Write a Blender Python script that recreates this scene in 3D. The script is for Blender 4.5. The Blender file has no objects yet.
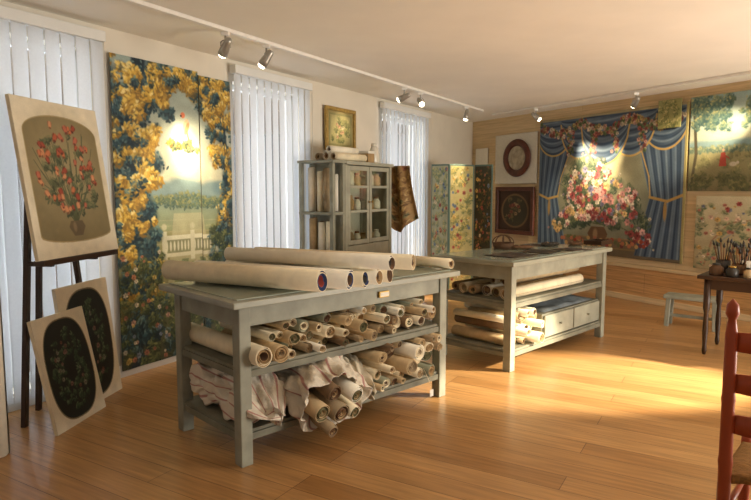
import bpy, math, random
import numpy as np
from mathutils import Vector, Matrix, Quaternion
random.seed(7); rng = np.random.default_rng(5)
scene = bpy.context.scene; COL = scene.collection
R = math.radians
try:
    scene.view_settings.view_transform = 'Standard'; scene.view_settings.look = 'None'
except Exception as e: print(e)

# ------------------------------------------------------------------ camera
F = 607.0; CH = 1.54; PIT = R(5.65)
cd = bpy.data.cameras.new('camera'); cam = bpy.data.objects.new('camera', cd); COL.objects.link(cam)
cam.location = (0, 0, CH); cam.rotation_euler = (R(90) - PIT, 0, 0)
cd.sensor_width = 36; cd.lens = 36 * F / 751; cd.clip_start = .05
scene.camera = cam
def ray(u, v):
    dx = (u - 375.5) / F; dz = -(v - 250) / F; c, s = math.cos(PIT), math.sin(PIT)
    return Vector((dx, c + dz * s, -s + dz * c))
def at_z(u, v, z):
    d = ray(u, v); t = (z - CH) / d.z
    return Vector((d.x * t, d.y * t, z))
# ------------------------------------------------------------------ room frames
def unit2(x, y): n = math.hypot(x, y); return Vector((x / n, y / n, 0))
CEIL = 2.8
L0 = Vector((-2.151, 4.79, 0)); eL = unit2(.507, .862); nL = Vector((eL.y, -eL.x, 0)); aL = math.atan2(eL.y, eL.x)
C0 = L0 + eL * 7.84
eB = unit2(.4946, -.869); nB = Vector((eB.y, -eB.x, 0)); aB = math.atan2(eB.y, eB.x)
def WL(s, z, off=0): return L0 + eL * s + nL * off + Vector((0, 0, z))
def WB(s, z, off=0): return C0 + eB * s + nB * off + Vector((0, 0, z))
def onwall(u, v, O, e, n, off):
    d = ray(u, v); P = Vector((0, 0, CH)); t = ((O + n * off - P).dot(n)) / d.dot(n)
    p = P + d * t
    return (p - O).dot(e), p.z
def sL(u, v, off=0): return onwall(u, v, L0, eL, nL, off)
def sB(u, v, off=0): return onwall(u, v, C0, eB, nB, off)

# ------------------------------------------------------------------ materials
def lin(c):
    return tuple(((x / 255) / 12.92 if x / 255 <= .04045 else ((x / 255 + .055) / 1.055) ** 2.4) for x in c)
def newmat(name):
    m = bpy.data.materials.new(name); m.use_nodes = True; nt = m.node_tree
    return m, nt, nt.nodes, nt.links, nt.nodes['Principled BSDF']
def mixc(N, L, fac, a, b):
    x = N.new('ShaderNodeMix'); x.data_type = 'RGBA'
    if fac is not None: L.new(fac, x.inputs[0])
    for i, q in ((6, a), (7, b)):
        if hasattr(q, 'is_linked'): L.new(q, x.inputs[i])
        else: x.inputs[i].default_value = (*q[:3], 1)
    return x
def M(name, col, rough=.6, var=.15, scale=9, bump=.08, metal=0, spec=.4, stretch=(1, 1, 1)):
    m, nt, N, L, P = newmat(name); c = lin(col)
    tc = N.new('ShaderNodeTexCoord'); mp = N.new('ShaderNodeMapping'); mp.inputs['Scale'].default_value = stretch
    no = N.new('ShaderNodeTexNoise'); no.inputs['Scale'].default_value = scale; no.inputs['Detail'].default_value = 6
    L.new(tc.outputs['Object'], mp.inputs[0]); L.new(mp.outputs[0], no.inputs['Vector'])
    rp = N.new('ShaderNodeMapRange'); rp.inputs[1].default_value = .3; rp.inputs[2].default_value = .7
    L.new(no.outputs[0], rp.inputs[0])
    x = mixc(N, L, rp.outputs[0], [k * (1 - var) for k in c], [min(1, k * (1 + var)) for k in c])
    L.new(x.outputs[2], P.inputs['Base Color'])
    P.inputs['Roughness'].default_value = rough; P.inputs['Metallic'].default_value = metal
    P.inputs['Specular IOR Level'].default_value = spec
    if bump:
        b = N.new('ShaderNodeBump'); b.inputs['Strength'].default_value = bump; b.inputs['Distance'].default_value = .02
        L.new(no.outputs[0], b.inputs['Height']); L.new(b.outputs[0], P.inputs['Normal'])
    return m
def planks(name, c1, c2, cm, width, row, rot=0, rough=.35, use_xz=False, spec=.5, grain=.35, bump=.12):
    m, nt, N, L, P = newmat(name)
    tc = N.new('ShaderNodeTexCoord'); vec = tc.outputs['Object']
    if use_xz:
        sp = N.new('ShaderNodeSeparateXYZ'); cb = N.new('ShaderNodeCombineXYZ'); L.new(vec, sp.inputs[0])
        L.new(sp.outputs[0], cb.inputs[0]); L.new(sp.outputs[2], cb.inputs[1]); vec = cb.outputs[0]
    mp = N.new('ShaderNodeMapping'); mp.inputs['Rotation'].default_value = (0, 0, rot); L.new(vec, mp.inputs[0])
    br = N.new('ShaderNodeTexBrick'); L.new(mp.outputs[0], br.inputs['Vector'])
    br.offset = .37; br.offset_frequency = 3
    br.inputs['Scale'].default_value = 1; br.inputs['Brick Width'].default_value = width; br.inputs['Row Height'].default_value = row
    br.inputs['Mortar Size'].default_value = .0022; br.inputs['Mortar Smooth'].default_value = .3; br.inputs['Bias'].default_value = 0
    br.inputs['Color1'].default_value = (*lin(c1), 1); br.inputs['Color2'].default_value = (*lin(c2), 1); br.inputs['Mortar'].default_value = (*lin(cm), 1)
    m2 = N.new('ShaderNodeMapping'); m2.inputs['Scale'].default_value = (1.6, 26, 1); L.new(mp.outputs[0], m2.inputs[0])
    no = N.new('ShaderNodeTexNoise'); no.inputs['Scale'].default_value = 1.5; no.inputs['Detail'].default_value = 5; L.new(m2.outputs[0], no.inputs['Vector'])
    rp = N.new('ShaderNodeMapRange'); rp.inputs[1].default_value = .25; rp.inputs[2].default_value = .75
    rp.inputs[3].default_value = 1 - grain; rp.inputs[4].default_value = 1 + grain * .5; L.new(no.outputs[0], rp.inputs[0])
    mu = N.new('ShaderNodeMix'); mu.data_type = 'RGBA'; mu.blend_type = 'MULTIPLY'; mu.inputs[0].default_value = 1
    L.new(br.outputs['Color'], mu.inputs[6]); L.new(rp.outputs[0], mu.inputs[7]); L.new(mu.outputs[2], P.inputs['Base Color'])
    P.inputs['Roughness'].default_value = rough; P.inputs['Specular IOR Level'].default_value = spec
    b = N.new('ShaderNodeBump'); b.inputs['Strength'].default_value = bump; b.inputs['Distance'].default_value = .004
    L.new(br.outputs['Fac'], b.inputs['Height']); b.invert = True; L.new(b.outputs[0], P.inputs['Normal'])
    return m
def striped(name, base, stripe, scale, dens=.75):
    m, nt, N, L, P = newmat(name)
    a = N.new('ShaderNodeUVMap'); mp = N.new('ShaderNodeMapping'); L.new(a.outputs[0], mp.inputs[0])
    w = N.new('ShaderNodeTexWave'); w.inputs['Scale'].default_value = scale; w.inputs['Distortion'].default_value = .4; w.inputs['Detail'].default_value = 1
    L.new(mp.outputs[0], w.inputs['Vector'])
    r = N.new('ShaderNodeMapRange'); r.inputs[1].default_value = dens; r.inputs[2].default_value = dens + .05; L.new(w.outputs[1], r.inputs[0])
    x = mixc(N, L, r.outputs[0], lin(base), lin(stripe)); L.new(x.outputs[2], P.inputs['Base Color'])
    tc = N.new('ShaderNodeTexCoord'); no = N.new('ShaderNodeTexNoise'); no.inputs['Scale'].default_value = 9; no.inputs['Detail'].default_value = 5; L.new(tc.outputs['Object'], no.inputs['Vector'])
    b = N.new('ShaderNodeBump'); b.inputs['Strength'].default_value = .8; b.inputs['Distance'].default_value = .06
    L.new(no.outputs[0], b.inputs['Height']); L.new(b.outputs[0], P.inputs['Normal']); P.inputs['Roughness'].default_value = .9
    return m
def painted(name, rough=.55, spec=.35):
    m, nt, N, L, P = newmat(name)
    a = N.new('ShaderNodeVertexColor'); a.layer_name = 'Col'; L.new(a.outputs[0], P.inputs['Base Color'])
    tc = N.new('ShaderNodeTexCoord'); no = N.new('ShaderNodeTexNoise'); no.inputs['Scale'].default_value = 220; L.new(tc.outputs['Object'], no.inputs['Vector'])
    b = N.new('ShaderNodeBump'); b.inputs['Strength'].default_value = .12; b.inputs['Distance'].default_value = .003
    L.new(no.outputs[0], b.inputs['Height']); L.new(b.outputs[0], P.inputs['Normal'])
    P.inputs['Roughness'].default_value = rough; P.inputs['Specular IOR Level'].default_value = spec
    return m
def emis(name, col, st):
    m, nt, N, L, P = newmat(name); P.inputs['Emission Color'].default_value = (*lin(col), 1); P.inputs['Emission Strength'].default_value = st
    P.inputs['Base Color'].default_value = (*lin(col), 1)
    return m
def glassy(name, tint, gl=.12):
    m = bpy.data.materials.new(name); m.use_nodes = True; nt = m.node_tree; N = nt.nodes; L = nt.links
    N.remove(N['Principled BSDF']); o = N['Material Output']
    t = N.new('ShaderNodeBsdfTransparent'); t.inputs[0].default_value = (*tint, 1)
    g = N.new('ShaderNodeBsdfGlossy'); g.inputs['Roughness'].default_value = .05
    x = N.new('ShaderNodeMixShader'); x.inputs[0].default_value = gl
    L.new(t.outputs[0], x.inputs[1]); L.new(g.outputs[0], x.inputs[2]); L.new(x.outputs[0], o.inputs[0])
    return m
def blindmat():
    m = bpy.data.materials.new('blind_fabric'); m.use_nodes = True; nt = m.node_tree; N = nt.nodes; L = nt.links
    N.remove(N['Principled BSDF']); o = N['Material Output']
    d = N.new('ShaderNodeBsdfDiffuse'); t = N.new('ShaderNodeBsdfTranslucent'); x = N.new('ShaderNodeMixShader'); x.inputs[0].default_value = .5
    tc = N.new('ShaderNodeTexCoord'); no = N.new('ShaderNodeTexNoise'); no.inputs['Scale'].default_value = 60; L.new(tc.outputs['Object'], no.inputs['Vector'])
    c = mixc(N, L, no.outputs[0], (.76, .77, .78), (.85, .86, .86))
    L.new(c.outputs[2], d.inputs[0]); L.new(c.outputs[2], t.inputs[0])
    L.new(d.outputs[0], x.inputs[1]); L.new(t.outputs[0], x.inputs[2]); L.new(x.outputs[0], o.inputs[0])
    return m
m_floor = planks('oak_floor', (198, 152, 98), (170, 124, 74), (100, 68, 38), 1.9, .17, rot=-math.atan2(nL.y, nL.x), rough=.28, grain=.34)
m_bwall = planks('pine_boarding', (216, 192, 152), (208, 182, 140), (184, 154, 114), 2.6, .17, rough=.6, use_xz=True, spec=.25, grain=.2, bump=.05)
m_wains = planks('wainscot_boards', (206, 160, 106), (190, 144, 92), (120, 86, 52), 1.9, .13, rough=.45, use_xz=True, spec=.4)
m_plaster = M('wall_plaster', (226, 218, 202), .9, .04, 3, .03)
m_ceil = M('ceiling_paint', (244, 238, 226), .9, .03, 2, .02)
m_white = M('white_paint', (228, 228, 224), .5, .03, 6, 0)
m_blind = blindmat()
m_glass = glassy('window_glass', (.95, .97, 1), .06); m_cabglass = glassy('cabinet_glass', (.92, .94, .9), .06)
m_grey = M('grey_green_paint', (144, 144, 128), .55, .2, 7, .1)
m_greyl = M('pale_grey_green_paint', (162, 160, 142), .55, .15, 7, .08)
m_greyd = M('grey_green_shelf', (118, 116, 100), .65, .25, 6, .1)
m_top = M('worn_tabletop', (150, 150, 134), .35, .15, 4, .05)
m_glasstop = M('glass_sheet', (160, 170, 156), .12, .06, 3, 0, spec=.8)
m_cream = M('canvas_cream', (230, 216, 184), .8, .1, 12, .12)
m_tan = M('canvas_tan', (188, 162, 122), .8, .18, 12, .12)
m_pale = M('canvas_pale', (236, 228, 208), .8, .08, 12, .12)
m_dust = M('canvas_dusty', (150, 130, 100), .85, .22, 12, .12)
m_grn = M('canvas_green', (132, 134, 112), .85, .2, 12, .12)
m_bark = M('canvas_brown', (112, 88, 62), .85, .25, 12, .12)
m_olive = M('lining_olive', (100, 94, 62), .8, .2, 12, .1)
m_brown = M('lining_brown', (98, 70, 46), .8, .25, 12, .1)
m_navy = M('lining_navy', (44, 58, 96), .7, .2, 12, .1)
m_red = M('lining_red', (150, 58, 44), .7, .2, 12, .1)
m_sand = M('lining_sand', (168, 138, 96), .8, .2, 12, .1)
m_darkwood = M('dark_walnut', (58, 38, 24), .4, .3, 5, .08, stretch=(1, 1, .15))
m_midwood = M('brown_wood', (122, 80, 44), .45, .25, 6, .08, stretch=(1, 1, .15))
m_redwood = M('red_stained_wood', (158, 72, 40), .38, .2, 6, .06, stretch=(1, 1, .2))
m_frame = M('dark_red_frame', (84, 44, 30), .35, .3, 10, .06)
m_rush = M('woven_rush', (150, 112, 62), .85, .3, 40, .5, stretch=(1, 6, 1))
m_gold = M('gilt_frame', (170, 140, 76), .4, .25, 30, .2, metal=.2)
m_chrome = M('satin_metal', (176, 172, 164), .3, .06, 30, .02, metal=.6)
m_track = M('track_metal', (238, 234, 226), .4, .04, 10, 0)
m_brass = M('brass', (170, 136, 70), .3, .15, 20, 0, metal=.8)
m_lens = emis('lamp_lens', (255, 236, 200), 9)
m_paper = M('white_paper', (230, 225, 210), .85, .04, 6, .02)
m_wicker = M('wicker', (92, 64, 40), .7, .35, 60, .6, stretch=(1, 1, 3))
m_ceramic = M('white_ceramic', (216, 210, 194), .2, .06, 6, 0, spec=.6)
m_blueceramic = M('blue_ceramic', (70, 84, 96), .2, .15, 6, 0, spec=.6)
m_dark = M('dark_pot', (44, 40, 36), .4, .2, 9, .04)
m_linen = striped('striped_linen', (216, 206, 188), (180, 134, 124), 4.5, .92)
m_linen2 = striped('red_striped_linen_wrap', (214, 204, 186), (172, 128, 120), 3.6, .94)
m_cloth = M('linen_cloth', (206, 194, 170), .9, .12, 14, .3)
m_tapes = painted('woven_tapestry', .55, .3); m_oil = painted('painted_canvas', .55, .3)

# ------------------------------------------------------------------ mesh builder
class MB:
    def __init__(s): s.v = []; s.f = []; s.m = []; s.sm = []; s.uv = {}
    def add(s, vs, fs, m=0, smooth=False, T=None):
        o = len(s.v)
        for p in vs:
            p = Vector(p); s.v.append(T @ p if T is not None else p)
        for f in fs: s.f.append([i + o for i in f]); s.m.append(m); s.sm.append(smooth)
        return s
    def box(s, x0, x1, y0, y1, z0, z1, m=0, T=None):
        v = [(x0, y0, z0), (x1, y0, z0), (x1, y1, z0), (x0, y1, z0), (x0, y0, z1), (x1, y0, z1), (x1, y1, z1), (x0, y1, z1)]
        return s.add(v, [(0, 3, 2, 1), (4, 5, 6, 7), (0, 1, 5, 4), (1, 2, 6, 5), (2, 3, 7, 6), (3, 0, 4, 7)], m, False, T)
    def bar(s, p0, p1, w, d, m=0, up=(0, 0, 1)):
        p0 = Vector(p0); p1 = Vector(p1); z = (p1 - p0).normalized(); u = Vector(up)
        if abs(z.dot(u)) > .95: u = Vector((1, 0, 0))
        x = u.cross(z).normalized(); y = z.cross(x); l = (p1 - p0).length
        T = Matrix((x, y, z)).transposed().to_4x4(); T.translation = p0
        return s.box(-w / 2, w / 2, -d / 2, d / 2, 0, l, m, T)
    def lathe(s, prof, n=20, m=0, T=None):
        vs = []; fs = []
        for r, z in prof:
            for k in range(n): a = 2 * math.pi * k / n; vs.append((r * math.cos(a), r * math.sin(a), z))
        for i in range(len(prof) - 1):
            for k in range(n): fs.append((i * n + k, i * n + (k + 1) % n, (i + 1) * n + (k + 1) % n, (i + 1) * n + k))
        if prof[0][0] > 1e-4: fs.append(tuple(reversed(range(n))))
        if prof[-1][0] > 1e-4: fs.append(tuple(range((len(prof) - 1) * n, len(prof) * n)))
        return s.add(vs, fs, m, True, T)
    def turned(s, p0, p1, prof, n=16, m=0):
        p0 = Vector(p0); p1 = Vector(p1); d = p1 - p0; q = d.to_track_quat('Z', 'Y').to_matrix().to_4x4(); q.translation = p0
        return s.lathe([(r, t * d.length) for r, t in prof], n, m, q)
    def tube(s, pts, r, n=8, m=0):
        pts = [Vector(p) for p in pts]; rs = r if isinstance(r, (list, tuple)) else [r] * len(pts); vs = []; fs = []
        for i, p in enumerate(pts):
            d = (pts[min(i + 1, len(pts) - 1)] - pts[max(i - 1, 0)]).normalized(); q = d.to_track_quat('Z', 'Y')
            for k in range(n): a = 2 * math.pi * k / n; vs.append(p + q @ Vector((rs[i] * math.cos(a), rs[i] * math.sin(a), 0)))
        for i in range(len(pts) - 1):
            for k in range(n): fs.append((i * n + k, i * n + (k + 1) % n, (i + 1) * n + (k + 1) % n, (i + 1) * n + k))
        fs.append(tuple(reversed(range(n)))); fs.append(tuple(range((len(pts) - 1) * n, len(pts) * n)))
        return s.add(vs, fs, m, True)
    def surf(s, fn, nu, nv, m=0, closeu=False):
        vs = []; fs = []
        for j in range(nv + 1):
            for i in range(nu if closeu else nu + 1):
                s.uv[len(s.v) + len(vs)] = (i / nu, j / nv); vs.append(fn(i / nu, j / nv))
        w = nu if closeu else nu + 1
        for j in range(nv):
            for i in range(nu): a = j * w + i; b = j * w + (i + 1) % w; fs.append((a, b, b + w, a + w))
        return s.add(vs, fs, m, True)
    def build(s, name, mats, parent=None, bevel=0, loc=None, rot=None, uv=False):
        me = bpy.data.meshes.new(name); me.from_pydata([tuple(p) for p in s.v], [], s.f)
        if not isinstance(mats, (list, tuple)): mats = [mats]
        for q in mats: me.materials.append(q)
        me.polygons.foreach_set('material_index', s.m); me.polygons.foreach_set('use_smooth', s.sm)
        if uv:
            ul = me.uv_layers.new(name='UVMap')
            for lp in me.loops: ul.data[lp.index].uv = s.uv.get(lp.vertex_index, (0, 0))
        me.update()
        o = bpy.data.objects.new(name, me); COL.objects.link(o)
        if parent: o.parent = parent
        if loc is not None: o.location = loc
        if rot is not None:
            if isinstance(rot, Quaternion): o.rotation_mode = 'QUATERNION'; o.rotation_quaternion = rot
            else: o.rotation_euler = rot
        if bevel:
            b = o.modifiers.new('bevel', 'BEVEL'); b.width = bevel; b.segments = 2; b.limit_method = 'ANGLE'; b.angle_limit = R(50)
        return o
def tag(o, label, cat, group=None):
    o['label'] = label; o['category'] = cat
    if group: o['group'] = group
    return o
def thing(name, label, cat, loc=(0, 0, 0), rotz=0, group=None, rot=None):
    o = bpy.data.objects.new(name, None); COL.objects.link(o); o.empty_display_size = .1
    o.location = loc; o.rotation_euler = rot if rot else (0, 0, rotz)
    return tag(o, label, cat, group)
def struct(o): o['kind'] = 'structure'; return o
ORD = ['first', 'second', 'third', 'fourth', 'fifth', 'sixth', 'seventh', 'eighth', 'ninth', 'tenth', 'eleventh', 'twelfth', 'thirteenth', 'fourteenth', 'fifteenth', 'sixteenth', 'seventeenth', 'eighteenth', 'nineteenth', 'twentieth', 'twenty-first', 'twenty-second', 'twenty-third', 'twenty-fourth', 'twenty-fifth', 'twenty-sixth', 'twenty-seventh', 'twenty-eighth', 'twenty-ninth', 'thirtieth', 'thirty-first', 'thirty-second', 'thirty-third', 'thirty-fourth', 'thirty-fifth']

# ------------------------------------------------------------------ painted canvases
class Cv:
    def __init__(s, W, H, col): s.W, s.H = W, H; s.a = np.ones((H, W, 3)) * np.array(col) / 255.
    def win(s, x0, x1, y0, y1):
        return max(0, int(x0)), min(s.W, int(x1) + 2), max(0, int(y0)), min(s.H, int(y1) + 2)
    def put(s, b, m, c):
        x0, x1, y0, y1 = b; q = s.a[y0:y1, x0:x1]; q += (np.array(c) / 255. - q) * m[..., None]
    def ell(s, x, y, rx, ry, c, rot=0, soft=.3, al=1):
        X, Y, A, B = x * s.W, y * s.H, max(.6, rx * s.W), max(.6, ry * s.W); r = max(A, B) * (1 + soft) + 1
        b = s.win(X - r, X + r, Y - r, Y + r)
        if b[1] <= b[0] or b[3] <= b[2]: return
        yy, xx = np.mgrid[b[2]:b[3], b[0]:b[1]]; xx = xx - X; yy = yy - Y; co, si = math.cos(rot), math.sin(rot)
        d = np.sqrt(((xx * co + yy * si) / A) ** 2 + ((-xx * si + yy * co) / B) ** 2)
        s.put(b, np.clip((1 + soft * .5 - d) / max(soft, .02), 0, 1) * al, c)
    def poly(s, pts, c, al=1):
        P = [(x * s.W, y * s.H) for x, y in pts]; b = s.win(min(p[0] for p in P), max(p[0] for p in P), min(p[1] for p in P), max(p[1] for p in P))
        if b[1] <= b[0] or b[3] <= b[2]: return
        yy, xx = np.mgrid[b[2]:b[3], b[0]:b[1]]; ins = np.zeros(xx.shape, bool); n = len(P)
        for i in range(n):
            xa, ya = P[i]; xb, yb = P[(i + 1) % n]
            if ya == yb: continue
            ins ^= ((ya > yy) != (yb > yy)) & (xx < (xb - xa) * (yy - ya) / (yb - ya) + xa)
        s.put(b, ins.astype(float) * al, c)
    def rect(s, x0, x1, y0, y1, c, al=1): s.poly([(x0, y0), (x1, y0), (x1, y1), (x0, y1)], c, al)
    def line(s, pts, w, c, w2=None):
        L = []
        for (xa, ya), (xb, yb) in zip(pts[:-1], pts[1:]):
            k = max(2, int(max(abs(xb - xa) * s.W, abs(yb - ya) * s.H) / max(1, w * s.W * .4)))
            L += [(xa + (xb - xa) * i / k, ya + (yb - ya) * i / k) for i in range(k + 1)]
        for i, (x, y) in enumerate(L):
            ww = w if w2 is None else w + (w2 - w) * i / len(L)
            s.ell(x, y, ww / 2, ww / 2, c, 0, .4)
    def grad(s, y0, y1, c0, c1):
        a, b = int(y0 * s.H), int(y1 * s.H)
        for y in range(a, min(b, s.H)):
            t = (y - a) / max(1, b - a); s.a[y] = (np.array(c0) * (1 - t) + np.array(c1) * t) / 255.
    def leaves(s, n, box, cols, r0, r1, asp=.45, mask=None):
        for _ in range(n):
            x = random.uniform(box[0], box[2]); y = random.uniform(box[1], box[3])
            if mask and not mask(x, y): continue
            r = random.uniform(r0, r1); c = random.choice(cols); j = random.uniform(.82, 1.15)
            s.ell(x, y, r, r * asp, [min(255, k * j) for k in c], random.uniform(0, 3.14), .3)
    def bush(s, x, y, r, cols, n, lr, asp=.5, ba=.5):      # leaves lit from the upper left; cols run dark -> light
        k = s.W / s.H; s.ell(x, y, r * .85, r * .7, cols[0], random.uniform(0, 3), .9, ba)
        sx = random.uniform(.6, 1.3); sy = random.uniform(.6, 1.3); dr = random.uniform(0, 3.14)
        for i in range(n):
            a = random.uniform(0, 6.28); q = math.sqrt(random.random()); dx, dy = math.cos(a) * q * sx, math.sin(a) * q * sy
            sh = min(.999, max(0, .45 - .38 * (dx * .5 + dy) + random.uniform(-.3, .3)))
            c = cols[int(sh * len(cols))]; s.ell(x + dx * r, y + dy * r * k, lr * random.uniform(.6, 1.3), lr * asp, c, dr + random.uniform(-.9, .9), .5, .9)
    def flower(s, x, y, r, c):
        a0 = random.random() * 6
        for k in range(6):
            a = a0 + k * 1.047; j = random.uniform(.75, 1.15)
            s.ell(x + math.cos(a) * r * .55, y + math.sin(a) * r * .55 * s.W / s.H, r * .5, r * .36, [min(255, q * j) for q in c], a, .3)
        s.ell(x, y, r * .25, r * .25, [q * .6 for q in c], 0, .4)
    def tulip(s, x, y, r, c, rot=0):
        for a, k in ((-.45, .8), (.45, .9), (0, 1.12)):
            s.ell(x + math.sin(rot + a) * r * .25, y - math.cos(rot + a) * r * .25 * s.W / s.H, r * .34, r * .75, [min(255, q * k) for q in c], rot + a, .3)
        s.ell(x, y + r * .3 * s.W / s.H, r * .3, r * .2, [q * .65 for q in c], rot, .5)
    def folds(s, xl, xr, y0, y1, c0, c1, n, ph=0):   # hanging cloth: xl(y), xr(y) edges, n folds
        a, b = int(y0 * s.H), min(s.H, int(y1 * s.H)); c0 = np.array(c0) / 255.; c1 = np.array(c1) / 255.
        for y in range(a, b):
            f = y / s.H; l, r = xl(f), xr(f); i0, i1 = max(0, int(l * s.W)), min(s.W, int(r * s.W))
            if i1 <= i0: continue
            t = (np.arange(i0, i1) / s.W - l) / max(1e-4, r - l)
            sh = .5 + .33 * np.sin(t * n * 6.283 + ph + f * 2) + .17 * np.sin(t * n * 2.7 * 6.283 + 1.3 + ph)
            s.a[y, i0:i1] = c0 + (c1 - c0) * np.clip(sh, 0, 1)[:, None]
    def swag(s, cx, w, y0, dep, c0, c1, n, ph=0):
        c0 = np.array(c0) / 255.; c1 = np.array(c1) / 255.
        for i in range(max(0, int((cx - w) * s.W)), min(s.W, int((cx + w) * s.W))):
            q = (i / s.W - cx) / w; yb = y0 + .035 + (dep - .035) * math.sqrt(max(0, 1 - q * q)); a, b = int(y0 * s.H), min(s.H, int(yb * s.H))
            t = (np.arange(a, b) / s.H - y0) / (yb - y0)
            sh = .5 + .34 * np.sin(t * n * 6.283 + ph) + .16 * np.sin(t * n * 2.3 * 6.283 + q * 3)
            s.a[a:b, i] = c0 + (c1 - c0) * np.clip(sh, 0, 1)[:, None]
    def blur(s, k=1, al=.7):
        p = np.pad(s.a, ((k, k), (k, k), (0, 0)), mode='edge'); o = np.zeros_like(s.a)
        for i in range(2 * k + 1):
            for j in range(2 * k + 1): o += p[i:i + s.H, j:j + s.W]
        s.a = s.a * (1 - al) + al * o / (2 * k + 1) ** 2
    def noise(s, amt=.05):
        n = rng.normal(0, 1, (s.H, s.W)); s.a *= (1 + amt * .6 * n)[..., None]
        gx = max(3, s.W // 14); gy = max(3, s.H // 14); g = rng.normal(0, 1, (gy, gx))
        yi = np.linspace(0, gy - 1.001, s.H); xi = np.linspace(0, gx - 1.001, s.W); y0 = yi.astype(int); x0 = xi.astype(int); fy = (yi - y0)[:, None]; fx = (xi - x0)[None]
        sm = (g[y0][:, x0] * (1 - fx) + g[y0][:, x0 + 1] * fx) * (1 - fy) + (g[y0 + 1][:, x0] * (1 - fx) + g[y0 + 1][:, x0 + 1] * fx) * fy
        s.a *= (1 + amt * .6 * sm)[..., None]; s.a = np.clip(s.a, 0, 1)
    def crop(s, x0, x1):
        c = Cv(1, 1, (0, 0, 0)); c.a = s.a[:, int(x0 * s.W):int(x1 * s.W)].copy(); c.H, c.W = c.a.shape[:2]; return c
def sheet(name, cv, w, h, mat, parent=None, wave=0, thick=.008, y=0, z=0):
    W, H = cv.W, cv.H; me = bpy.data.meshes.new(name)
    xs = np.linspace(-w / 2, w / 2, W); zs = np.linspace(h, 0, H); X, Z = np.meshgrid(xs, zs)
    Y = y + wave * (np.sin(X * 9 / max(w, .4) * 2 + Z * .7) * .6 + np.sin(X * 5 + Z * 2.2) * .4)
    co = np.stack([X, Y, Z + z], -1).reshape(-1, 3)
    i = np.arange(H * W).reshape(H, W)
    q = np.stack([i[:-1, :-1], i[1:, :-1], i[1:, 1:], i[:-1, 1:]], -1).reshape(-1, 4)
    me.from_pydata(co.tolist(), [], q.tolist())
    a = cv.a; l = np.where(a <= .04045, a / 12.92, ((a + .055) / 1.055) ** 2.4)
    at = me.color_attributes.new('Col', 'FLOAT_COLOR', 'POINT'); at.data.foreach_set('color', np.concatenate([l, np.ones((H, W, 1))], -1).astype(np.float32).ravel())
    me.materials.append(mat); me.polygons.foreach_set('use_smooth', [True] * len(me.polygons)); me.update()
    o = bpy.data.objects.new(name, me); COL.objects.link(o)
    if parent: o.parent = parent
    sd = o.modifiers.new('thickness', 'SOLIDIFY'); sd.thickness = thick; sd.offset = -1
    return o

# ------------------------------------------------------------------ room shell
WIN = [(-1.3, -.05), (1.48, 2.6), (4.42, 5.72)]; WZ = (.12, 2.6)
b = MB(); cur = -4.2
for a0, a1 in WIN:
    b.box(cur, a0, 0, .3, 0, CEIL); b.box(a0, a1, 0, .3, 0, WZ[0]); b.box(a0, a1, 0, .3, WZ[1], CEIL); cur = a1
b.box(cur, 7.84, 0, .3, 0, CEIL)
struct(b.build('wall_left', m_plaster, None, 0, L0, (0, 0, aL)))
b = MB(); b.box(-.3, 7.4, 0, .25, 0, CEIL); struct(b.build('wall_back', m_bwall, None, 0, C0, (0, 0, aB)))
b = MB(); b.box(0, 7.4, -.025, 0, .08, .46); struct(b.build('trim_1', m_wains, None, 0, C0, (0, 0, aB)))
b = MB(); b.box(0, 7.4, -.045, 0, .46, .51); struct(b.build('trim_2', m_bwall, None, .004, C0, (0, 0, aB)))
b = MB(); b.box(0, 7.4, -.035, 0, 0, .08); struct(b.build('baseboard_back', m_bwall, None, .004, C0, (0, 0, aB)))
b = MB(); b.box(-4.2, 7.8, -.018, 0, 0, .1); struct(b.build('baseboard_left', m_white, None, .004, L0, (0, 0, aL)))
b = MB(); b.box(-7, 9, -3.5, 14, -.1, 0); struct(b.build('floor', m_floor))
b = MB(); b.box(-7, 9, -3.5, 14, CEIL, CEIL + .1); struct(b.build('ceiling', m_ceil))
for i, (a0, a1) in enumerate(WIN):
    b = MB(); mid = (a0 + a1) / 2
    for x0, x1, z0, z1 in ((a0, a0 + .05, *WZ), (a1 - .05, a1, *WZ), (mid - .045, mid + .045, *WZ), (a0, a1, WZ[0], WZ[0] + .06), (a0, a1, WZ[1] - .05, WZ[1])):
        b.box(x0, x1, .14, .2, z0, z1)
    w = struct(b.build('window_%d' % (i + 1), m_white, None, 0, L0, (0, 0, aL)))
    g = MB(); g.box(a0 + .02, a1 - .02, .165, .172, WZ[0] + .02, WZ[1] - .02); g.build('pane', m_glass, w)
# vertical blinds
BL = [(-1.5, .02, 'wide white vertical blind at the far left behind the flower painting'),
      (1.42, 2.66, 'white vertical blind between the gold garden tapestry and the grey cabinet'),
      (4.31, 5.80, 'white vertical blind behind the cabinet, nearest the folding screen')]
for a0, a1, lab in BL:
    t = thing('vertical_blind', lab, 'blind', WL((a0 + a1) / 2, 0, .07), aL, 'vertical window blinds'); w = a1 - a0
    b = MB(); b.box(-w / 2, w / 2, -.035, .045, 2.66, 2.74); b.build('headrail', m_white, t, .006)
    b = MB(); n = int(w / .112)
    for k in range(n):
        x = -w / 2 + (k + .5) * w / n; a = R(9 + random.uniform(-1.5, 1.5)); T = Matrix.Translation((x, 0, 0)) @ Matrix.Rotation(a, 4, 'Z'); hw = w / n * .502
        b.box(-hw, hw, -.0008, .0008, .07, 2.665, 0, T)
    b.build('slats', m_blind, t)
    b = MB(); b.tube([(w / 2 - .03, -.045, 2.66), (w / 2 - .03, -.047, 1.9), (w / 2 - .03, -.045, 1.1)], .003, 6); b.build('pull_cord', m_white, t)

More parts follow.
